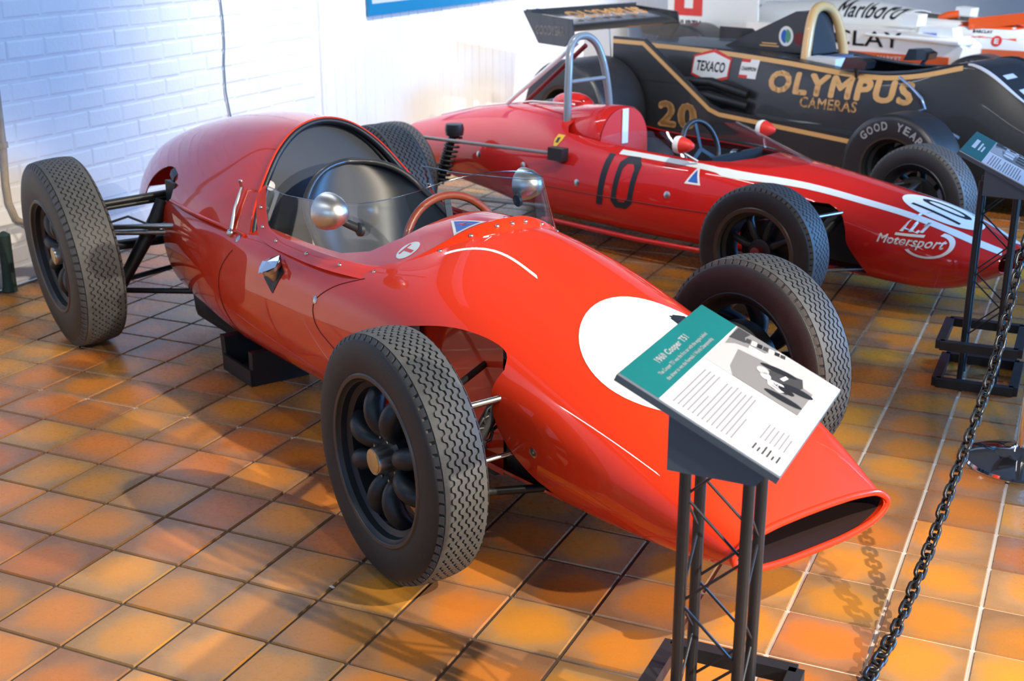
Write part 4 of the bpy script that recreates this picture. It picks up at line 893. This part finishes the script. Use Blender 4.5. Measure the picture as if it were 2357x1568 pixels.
# side pods with tall rear side plates
pl = [(-.30, .08), (-.38, .375), (-1.36, .435), (-1.44, .46), (-1.97, .815), (-2.24, .815), (-2.24, .08)]
for s in (-1, 1):
    y0 = s*.57
    MB().prism(pl, (0, y0, 0), (1, 0, 0), (0, 0, 1), (0, -s*.014, 0)).build('side_plate', SATIN, car3)
    MB().grid([[Vector((x, s*y, z)) for x, z in ((-.38, .365), (-.8, .395), (-1.4, .425), (-2.1, .40))] for y in (.36, .46, .56)]).build('pod_top', BLACKP, car3)
    MB().grid([[Vector((-.33, s*y, z)) for y in (.36, .56)] for z in (.10, .37)]).build('pod_inlet', DARKM, car3)
    MB().tube([(-1.25, s*.45, .52), (-1.5, s*.49, .58), (-1.8, s*.49, .56), (-2.1, s*.40, .50)], .028, 10).build('exhaust', DARKM, car3, 60)
    MB().tube([(-1.25, s*.45, .45), (-1.5, s*.52, .50), (-1.8, s*.52, .48), (-2.1, s*.45, .46)], .028, 10).build('exhaust', DARKM, car3, 60)
    MB().prism([(0, 0), (.16, .012), (.17, .05), (.12, .075), (.03, .07)], (-.66, s*.40+(.0 if s < 0 else -.10), .715), (1, 0, 0), (0, 0, 1), (0, .10, 0)).build('mirror', BLACKP, car3, 60)
    MB().tube([(-.56, s*.40, .73), (-.58, s*.34, .66)], .012, 6).build('mirror_stem', FRAMEB, car3)
    MB().tube([(-.30, s*.37, .70), (-.22, s*.39, .66), (-.13, s*.41, .60), (-.10, s*.42, .55), (-.16, s*.43, .52), (-.10, s*.44, .49), (.02, s*.46, .465), (.15, s*.50, .43)], .008, 8).build('water_pipe', mat('pale_blue_metal', (.35, .50, .75), .25, metal=.6), car3, 60)
yo = -.5712
strip([(-2.24, .785), (-1.985, .785), (-1.445, .425), (-1.37, .402), (-.37, .340)], .026, 'gold_stripe', GOLD, car3, None, (0, yo, 0), (1, 0, 0), (0, 0, 1), .001, 1)
word('20', .05, 0, (-1.69, yo, .365), (1, 0, 0), (0, 0, 1), .31, .165, 'race_number', GOLD, car3, None, .002)
flat([(-.13, 0), (0, .028), (.13, 0), (0, -.03)], [(0, 1, 2), (0, 2, 3)], (-.82, -.49, .405), (1, 0, 0), (0, 1, 0), 'pale_diamond', GREYP, car3, None, .002)
for z, x0, x1 in ((.56, -2.2, -1.68),): MB().box(((x0+x1)/2, yo-.001, z), (x1-x0, .002, .006)).build('panel_seam', INK, car3)
MB().box((-1.45, 0, .48), (1.1, .5, .30)).build('engine_block', DARKM, car3)
# rear wing
W3 = [(-3.08, .93), (-2.93, .725), (-2.68, .715), (-2.60, .80), (-2.62, .90)]
for s in (-1, 1): MB().prism(W3, (0, s*.56, 0), (1, 0, 0), (0, 0, 1), (0, -s*.012, 0)).build('wing_end_plate', BLACKP, car3)
MB().grid([[Vector((x, y, z)) for x, z in crom([(-2.60, .825), (-2.66, .86), (-2.80, .885), (-2.95, .905), (-3.08, .935), (-3.07, .928), (-2.90, .885), (-2.75, .845), (-2.64, .815), (-2.60, .825)], 3)] for y in (-.55, .55)]).build('wing_plane', BLACKP, car3, 40)
MB().prism([(0, 0), (.05, .0), (.05, .045), (0, .045)], (-3.06, -.55, .90), (1, 0, 0), (0, 0, 1), (0, 1.1, 0)).build('wing_flap', BLACKP, car3)
wv = Vector((-.30, 0, .07)).normalized()
word('OLYMPUS', .05, 0, (-2.815, 0, .905), (0, 1, 0), wv, .78, .15, 'lettering', GOLD, car3, None, .004)
word('GOODYEAR', .02, 0, (-2.82, -.5605, .815), (1, 0, 0), (0, 0, 1), .27, .06, 'lettering', GREYD, car3, None, .002)
for y in (-.10, .10):
    MB().prism([(-2.95, .35), (-2.65, .35), (-2.70, .84), (-2.92, .86)], (0, y, 0), (1, 0, 0), (0, 0, 1), (0, .012, 0)).build('wing_pillar', ALU, car3)
MB().box((-2.5, 0, .38), (.7, .30, .26)).build('gearbox', GEAR, car3)
fw3 = plain_wheel('wheel', .289, .262, .168, car3, SLICK, True, letters='GOOD YEAR', spokes=6); fw3.location = (0, -.801, .289)
q = copy_tree(fw3, car3); q.location = (0, .801, .289); q.rotation_euler = (0, .8, PI)
rw3 = plain_wheel('wheel', .347, .46, .172, car3, SLICK, True, spokes=6); rw3.location = (-2.267, -.80, .347)
q = copy_tree(rw3, car3); q.location = (-2.267, .80, .347); q.rotation_euler = (0, .8, PI)
for s in (-1, 1):
    for a, b in (((.10, s*.34, .36), (.0, s*.68, .36)), ((-.2, s*.38, .36), (-.02, s*.68, .36)), ((.15, s*.34, .15), (0, s*.68, .17)), ((-2.2, s*.2, .3), (-2.267, s*.58, .34))): MB().tube([a, b], .014, 8).build('suspension_arm', DARKM, car3, 60)
    MB().box((0, s*.64, .28), (.08, .05, .26)).build('upright', GEAR, car3)
MB().grid([[Vector((x, y, z)) for x, z in ((.95, .21), (1.2, .17))] for y in (-.72, .72)]).build('nose_wing', BLACKP, car3)
# ------------------------------------------------------------------ fourth car: white formula one car at the back
car4 = empty('race_car', (1.3688, 9.1494, 0), -.3004)
tag(car4, 'white formula one car with orange lower band and bank lettering, farthest back', 'race car')
S4 = [(1.1, [(0, .22), (.1, .22), (.17, .215), (.20, .20), (.21, .16), (.20, .12), (.1, .11), (0, .11)]),
      (.5, [(0, .58), (.12, .575), (.22, .555), (.26, .52), (.29, .40), (.30, .20), (.15, .14), (0, .14)]),
      (.1, [(0, .75), (.12, .745), (.235, .725), (.275, .69), (.31, .56), (.33, .22), (.18, .14), (0, .14)]),
      (-.3, [(0, .78), (.13, .775), (.26, .755), (.30, .72), (.34, .58), (.36, .22), (.2, .14), (0, .14)]),
      (-.8, [(0, .80), (.14, .795), (.27, .775), (.315, .735), (.36, .58), (.38, .22), (.2, .14), (0, .14)]),
      (-1.4, [(0, .88), (.13, .865), (.24, .81), (.29, .74), (.36, .58), (.38, .22), (.2, .14), (0, .14)]),
      (-2.3, [(0, .84), (.10, .82), (.19, .76), (.24, .68), (.29, .54), (.31, .26), (.2, .2), (0, .2)])]
body4 = MB().grid(loft_rows(S4, .05, 5), True).build('body', WHITEP, car4, 40)
ck = [(-.05, 0), (-.08, .12), (-.2, .22), (-.5, .24), (-.9, .24), (-.92, 0)]; ck = ck+[(x, -y) for x, y in reversed(ck[1:-1])]
cut(body4, [MB().prism(ck, (0, 0, .45), (1, 0, 0), (0, 1, 0), (0, 0, .6))], .008, 34)
B4 = bvh_of(body4); S4d = (B4, (0, 1, 0)); D4 = (B4, (0, 0, -1))
MB().grid([[Vector((x, y, .3)) for x in (-1.0, 0)] for y in (-.3, .3)]).build('cockpit_floor', DARKM, car4)
for s in (-1, 1):
    pod = [(-.28, .30), (-.20, .60), (-.30, .665), (-.75, .705), (-1.5, .715), (-2.1, .70), (-2.1, .30)]
    MB().prism(pod, (0, s*.34, 0), (1, 0, 0), (0, 0, 1), (0, s*.36, 0)).build('side_pod', WHITEP, car4)
    MB().tube([(-.26, s*.42, .645), (-.20, s*.58, .640), (-.24, s*.70, .640), (-.5, s*.705, .645), (-1.0, s*.705, .66)], [.02, .035, .03, .02, .01], 8).build('pod_lip', WHITEP, car4, 60)
    MB().box((-1.2, s*.703, .485), (1.8, .012, .085)).build('orange_band', ORANGE2, car4)
    MB().box((-1.2, s*.69, .36), (1.8, .02, .16)).build('skirt', WHITEP, car4)
    m4 = MB().prism([(0, 0), (.14, 0), (.15, .09), (.02, .10)], (-.78, s*.50-.08, .73), (1, 0, 0), (0, 0, 1), (0, .16, 0)).build('mirror', WHITED, car4)
    MB().tube([(-.70, s*.48, .74), (-.66, s*.36, .68)], .014, 6).build('mirror_stem', WHITED, car4)
strip([(-.2, .53), (.15, .53), (.55, .47)], .085, 'orange_band', ORANGE2, car4, S4d, (0, -1.5, 0), (1, 0, 0), (0, 0, 1), .003, 2)
yo = -.7015
word('BARCLAY', .01, 0, (-1.21, yo, .628), (1, 0, 0), (0, 0, 1), 1.02, .120, 'lettering', INK, car4, None, .002)
word('Marlboro', .015, 0, (-1.22, -1.5, .815), (1, 0, 0), (0, .25, .97), .56, .13, 'lettering', INK, car4, S4d, .003)
word('MARKET', .03, 0, (-.78, -.7095, .487), (1, 0, 0), (0, 0, 1), .20, .04, 'lettering', WHITED, car4, None, .002)
disc((-.10, -1.5, .635), (1, 0, 0), (0, 0, 1), .040, .040, 'round_emblem', REDD, car4, S4d, .003, 3, 24)
word('E', .04, 0, (-.10, -1.5, .635), (1, 0, 0), (0, 0, 1), .034, .040, 'lettering', WHITED, car4, S4d, .005)
word('BARCLAY', .03, 0, (-.22, -1.5, .70), (1, 0, 0), (0, 0, 1), .15, .022, 'lettering', INK, car4, S4d, .003)
strip([(-.42, .775), (-.20, .765), (.0, .765), (.1, .775)], .085, 'orange_panel', ORANGE, car4, S4d, (0, -1.5, 0), (1, 0, 0), (0, 0, 1), .003, 3)
MB().bar((-.34, -.292, .752), (.10, -.235, .815), .04, .085).build('cockpit_coaming', ORANGE, car4)
MB().tube([(-.02, -.24, .77), (.06, -.10, .83), (.06, .10, .83), (-.02, .24, .77)], .03, 8).build('cockpit_rim', ORANGE, car4, 60)
MB().tube([(-.62, -.20, .77), (-.55, -.20, .80), (-.48, -.18, .81)], .035, 10).build('mirror_pod', ORANGE, car4, 60)
MB().prism([(-.62, .66), (-.32, .66), (-.34, .735), (-.60, .74)], (0, -.60, 0), (1, 0, 0), (0, 0, 1), (0, .16, 0)).build('deflector', WHITED, car4)
MB().prism([(-.62, .655), (-.46, .655), (-.46, .69), (-.60, .69)], (0, -.61, 0), (1, 0, 0), (0, 0, 1), (0, .008, 0)).build('blue_flash', BLUE, car4)
# rear wing plates of the white car
for s in (-1, 1):
    MB().prism([(-3.05, .46), (-2.10, .46), (-2.12, .90), (-3.05, .95)], (0, s*.50, 0), (1, 0, 0), (0, 0, 1), (0, -s*.014, 0)).build('wing_end_plate', WHITEP, car4)
MB().grid([[Vector((x, y, z)) for x, z in ((-2.35, .80), (-2.6, .84), (-3.0, .90))] for y in (-.49, .49)]).build('wing_plane', WHITEP, car4)
yo = -.5012
for z0, z1 in ((.71, .87), (.51, .57)): flat([(-.15, z0), (.15, z0), (.15, z1), (-.15, z1)], [(0, 1, 2, 3)], (-2.83, yo, 0), (1, 0, 0), (0, 0, 1), 'red_block', REDD, car4, None, .001)
flat([(-.04, .775), (.05, .775), (.05, .875), (-.04, .875)], [(0, 1, 2, 3)], (-2.83, yo, 0), (1, 0, 0), (0, 0, 1), 'white_notch', WHITEP, car4, None, .002)
word('WURTH', .03, 0, (-2.83, yo, .64), (1, 0, 0), (0, 0, 1), .28, .065, 'lettering', INK, car4, None, .002)
flat([(-.02, -.03), (.0, -.03), (.0, .03), (-.02, .01)], [(0, 1, 2, 3)], (-2.36, yo, .60), (1, 0, 0), (0, 0, 1), 'green_mark', GREEN, car4, None, .002)
fw4 = plain_wheel('wheel', .29, .26, .168, car4, SLICK, True, letters='GOODYEAR', spokes=6); fw4.location = (0, -.80, .29)
q = copy_tree(fw4, car4); q.location = (0, .80, .29); q.rotation_euler = (0, .8, PI)
rw4 = plain_wheel('wheel', .335, .42, .172, car4, SLICK, True, spokes=6); rw4.location = (-2.6, -.76, .335)
q = copy_tree(rw4, car4); q.location = (-2.6, .76, .335); q.rotation_euler = (0, .8, PI)
for s in (-1, 1):
    for a, b in (((.10, s*.30, .40), (.0, s*.68, .36)), ((-.2, s*.32, .38), (-.02, s*.68, .36)), ((0, s*.30, .2), (0, s*.68, .2)), ((-2.5, s*.2, .3), (-2.6, s*.58, .34))): MB().tube([a, b], .014, 8).build('suspension_arm', DARKM, car4, 60)
# ------------------------------------------------------------------ information stands
def info_stand(label, pc, yaw, tilt, tower, header, fine):
    t = empty('information_stand', (tower[0], tower[1], 0), 0); tag(t, label, 'sign', 'information stands beside the cars')
    q = .056; zt = .705
    for z in (.016, .150):
        for a, b in (((-.125, -.15), (.125, -.15)), ((-.125, .15), (.125, .15)), ((-.125, -.15), (-.125, .15)), ((.125, -.15), (.125, .15))): MB().bar((a[0], a[1], z), (b[0], b[1], z), .03, .03).build('base_bar', FRAMEB, t)
    for sx in (-1, 1):
        for sy in (-1, 1):
            MB().tube([(sx*q, sy*.05, .0), (sx*q, sy*.05, zt)], .0108, 10).build('post', FRAMEB, t, 60)
    lat = .105
    for z0 in [.16+lat*k for k in range(5)]:
        k = round((z0-.16)/lat)
        for sy in (-1, 1):
            a, b = ((-q, sy*.05, z0), (q, sy*.05, z0+lat)); 
            if k % 2: a, b = ((q, sy*.05, z0), (-q, sy*.05, z0+lat))
            MB().tube([a, b], .0028, 6).build('lattice_rod', FRAMEB, t, 60)
        for sx in (-1, 1):
            a, b = ((sx*q, -.05, z0), (sx*q, .05, z0+lat))
            if k % 2: a, b = ((sx*q, .05, z0), (sx*q, -.05, z0+lat))
            MB().tube([a, b], .0028, 6).build('lattice_rod', FRAMEB, t, 60)
    # frame of the panel: E along the text, D down the slope, Nn out of the face
    E_ = Vector((-math.sin(yaw), math.cos(yaw), 0)); D_ = Vector((math.cos(yaw)*math.cos(tilt), math.sin(yaw)*math.cos(tilt), -math.sin(tilt))); Nn = D_.cross(E_)
    if Nn.z < 0: Nn = -Nn
    C = Vector(pc)-Vector((tower[0], tower[1], 0)); wd, ln = .42, .297
    MB().box(C-Nn*.006, (ln, wd, .012), (D_, E_, Nn)).build('panel', WEDGE, t)
    MB().box(C+Nn*.0015, (ln-.004, wd-.004, .003), (D_, E_, Nn)).build('print_sheet', PAPER, t)
    # wedge box carrying the panel
    Fx = Vector((math.cos(yaw), math.sin(yaw), 0)); a0 = C-D_*(ln*.17)-Nn*.012; a1 = C+D_*(ln*.44)-Nn*.012; zb = zt-.005
    pr = [a0, Vector((a0.x, a0.y, zb)), Vector((a1.x-Fx.x*.02, a1.y-Fx.y*.02, min(zb, a1.z-.012))), a1]
    s0 = [x-E_*.195 for x in pr]; s1 = [x+E_*.195 for x in pr]
    MB().add(s0+s1, [(3, 2, 1, 0), (4, 5, 6, 7)]+[(i, (i+1) % 4, 4+(i+1) % 4, 4+i) for i in range(4)]).build('wedge', WEDGE, t)
    T0 = C+Nn*.0032
    def P2(u, v): return T0+E_*(u-.21)+D_*(v-.1485)          # u along text from left, v down from the top
    V = -D_
    def rect(u0, v0, u1, v1, nm, m, lift=.0003): return flat([(0, 0), (u1-u0, 0), (u1-u0, v1-v0), (0, v1-v0)], [(0, 1, 2, 3)], P2(u0, v1), E_, V, nm, m, t, None, lift)
    rect(.002, .002, .418, .077, 'header', TEAL)
    def line(txt, off, u, v, wdt, h, m=PAPER): return word(txt, off, 0, P2(u+wdt/2, v), E_, V, wdt, h, 'lettering', m, t, None, .0006)
    if header:
        line('1960 Cooper T51', .03, .11, .030, .150, .017)
        line('The Cooper T51 was the first car with the engine behind', .015, .075, .049, .24, .010); line('the driver to win the Formula 1 World Championship', .015, .075, .064, .235, .010)
    else:
        for v, wdt, h in ((.028, .16, .013), (.046, .14, .006), (.057, .10, .006)): rect(.14, v-h/2, .14+wdt, v+h/2, 'print_line', PAPER, .0006)
    n = 0
    cols = ((.012, .125, .088, 10), (.138, .245, .088, 0)) if header else ((.012, .20, .088, 10),)
    random.seed(3)
    for k in range(13):
        v = .094+k*.0088
        if v > .215: break
        rect(.02, v, .02+(.175 if k not in (4, 12) else .09)+random.uniform(-.012, .0), v+.0032, 'text_line', INKG, .0004)
    for k in range(6):
        rect(.03, .235+k*.0085, .045+random.uniform(.0, .02), .235+k*.0085+.0034, 'text_line', PH3, .0004); rect(.075, .235+k*.0085, .12+random.uniform(0, .03), .235+k*.0085+.003, 'text_line', INKG, .0004)
    # monochrome photograph
    U0, V0, U1, V1 = (.222, .079, .418, .262)
    ph = rect(U0, V0, U1, V1, 'photograph', PH1, .0004)
    def poly(pts, m, nm='photo_shape', l=.0008): return flat([((u-U0), -(v-V0)) for u, v in pts], [tuple(range(len(pts)))], P2(U0, V0), E_, V, nm, m, t, None, l)
    poly([(U0, .135), (U0+.03, .120), (.33, .110), (.345, .165), (.33, .262), (U0, .262)], PH2, l=.0006)
    poly([(U0+.10, .085), (U1, .079), (U1, .165), (.375, .150), (.345, .098)], PH2, l=.0006)
    poly([(.355, .082), (.415, .082), (.415, .108), (.39, .104), (.37, .112)], PH3)
    for k in range(7): poly([(.372+.004*k, .110+.011*k), (.392+.003*k, .107+.011*k), (.396+.003*k, .116+.011*k), (.376+.004*k, .119+.011*k)], (PH3, PAPER, PH4)[k % 3])
    poly([(.345, .125), (.37, .120), (.373, .15), (.347, .155)], PAPER)
    if header:
        ell = lambda u, v, a, b, r=0: [(u+a*math.cos(th)*math.cos(r)-b*math.sin(th)*math.sin(r), v+a*math.cos(th)*math.sin(r)+b*math.sin(th)*math.cos(r)) for th in [2*PI*k/18 for k in range(18)]]
        poly([(.285, .178), (.318, .172), (.345, .196), (.362, .232), (.33, .242), (.268, .226), (.262, .20)], PH3, l=.0009)
        poly([(.268, .190), (.288, .182), (.296, .212), (.278, .225), (.262, .214)], PAPER, l=.0011)
        poly(ell(.248, .226, .011, .036, -.12), PH4, l=.0012); poly(ell(.340, .190, .010, .036, -.35), PH4, l=.0012); poly(ell(.306, .238, .012, .030, -.25), PH4, l=.0012); poly(ell(.282, .222, .010, .016), PH4, l=.0013)
        poly(ell(.292, .178, .012, .010), PAPER, l=.0012); poly(ell(.306, .168, .014, .012), PH1, l=.0012); poly([(.312, .200), (.335, .205), (.332, .212), (.312, .208)], PAPER, l=.0013)
        word('16', 0, 0, P2(.279, .203), E_, V, .017, .016, 'photo_number', PH4, t, None, .0016)
    else:
        for k in range(3): poly([(.262+.045*k, .12), (.296+.045*k, .12), (.296+.045*k, .155), (.262+.045*k, .155)], PAPER)
        for k in range(3): poly([(.256+.045*k, .165), (.284+.045*k, .165), (.28+.045*k, .21), (.26+.045*k, .21)], PH3)
    return t
info_stand('grey information stand with teal header in front of the bright red car nose', (1.449, .150, .791), -.03, .438, (1.432, .175), True, None)
info_stand('black lattice information stand behind the hanging chain beside the dark red car', (1.705, 2.60, .775), -.03, .438, (1.685, 2.685), False, None)
# ------------------------------------------------------------------ chain barrier
stn = empty('stanchion', (1.875, 1.945, 0)); tag(stn, 'polished stanchion with round domed base carrying the chain', 'stanchion')
MB().lathe([(.160, 0), (.162, .006), (.158, .014), (.13, .024), (.08, .036), (.035, .046), (.024, .06), (0, .06)], (0, 0, 0), (0, 0, 1), 56).build('base', CHROME, stn, 40)
MB().cyl((0, 0, .05), (0, 0, .96), .019, None, 24).build('pole', CHROME, stn, 40)
MB().lathe([(.019, .95), (.03, .955), (.032, .97), (.028, .99), (0, 1.0)], (0, 0, 0), (0, 0, 1), 24).build('finial', CHROME, stn, 40)
MB().tube([(0, -.018, .93), (-.004, -.034, .925), (-.006, -.034, .905), (-.003, -.018, .90)], .004, 8).build('hook', CHROME, stn, 50)
ch = empty('barrier_chain', (1.875, 1.945, 0)); tag(ch, 'black plastic chain hanging from the polished stanchion down to the tiles', 'chain')
cp = crom([(1.870, 1.905, .915), (1.846, 1.77, .85), (1.817, 1.605, .708), (1.796, 1.472, .500), (1.775, 1.335, .380), (1.747, 1.160, .258), (1.717, .965, .128), (1.688, .780, .040), (1.663, .62, .0085), (1.64, .45, .0065), (1.61, .2, .0065), (1.57, -.2, .0065)], 14)
cp = [Vector(q) for q in cp]; ll = [0]
for a, b in zip(cp, cp[1:]): ll.append(ll[-1]+(b-a).length)
def along(s_):
    for k in range(len(ll)-1):
        if ll[k+1] >= s_: t = (s_-ll[k])/(ll[k+1]-ll[k]); return cp[k].lerp(cp[k+1], t), (cp[k+1]-cp[k]).normalized()
    return cp[-1], (cp[-1]-cp[-2]).normalized()
loop = [(.0085+.0115*math.cos(a), .0115*math.sin(a), 0) for a in [-PI/2+PI*k/7 for k in range(8)]]+[(-.0085+.0115*math.cos(a), .0115*math.sin(a), 0) for a in [PI/2+PI*k/7 for k in range(8)]]
lk = MB().tube(loop, .0048, 7, closed=True).mesh('link', CHAINM, 60)
s_ = .0; n = 0
while s_ < ll[-1]-.01:
    P, T = along(s_+.012); flat_on = P.z < .03
    side = T.cross(Vector((0, 0, 1))).normalized(); up = side.cross(T)
    ang = (PI/4 if n % 2 else -PI/4)+random.uniform(-.2, .2)
    if flat_on: ang = (.35 if n % 2 else -.35); P = P+Vector((0, 0, .004))
    Y = side*math.cos(ang)+up*math.sin(ang); Zv = T.cross(Y)
    o = link('link', lk, ch); mm = Matrix((T, Y, Zv)).transposed().to_4x4(); mm.translation = P-Vector((1.875, 1.945, 0)); o.matrix_local = mm
    s_ += .0285; n += 1
sc_ = MB().add([(.402, .472, .0005), (.416, .468, .0005), (.418, .474, .0008), (.405, .479, .0005), (.402, .472, .002), (.416, .468, .0025), (.418, .474, .002), (.405, .479, .002)], [(0, 1, 5, 4), (1, 2, 6, 5), (2, 3, 7, 6), (3, 0, 4, 7), (4, 5, 6, 7), (3, 2, 1, 0)]).build('paper_scrap', PAPER)
tag(sc_, 'tiny white scrap of paper lying on the orange tiles', 'scrap')
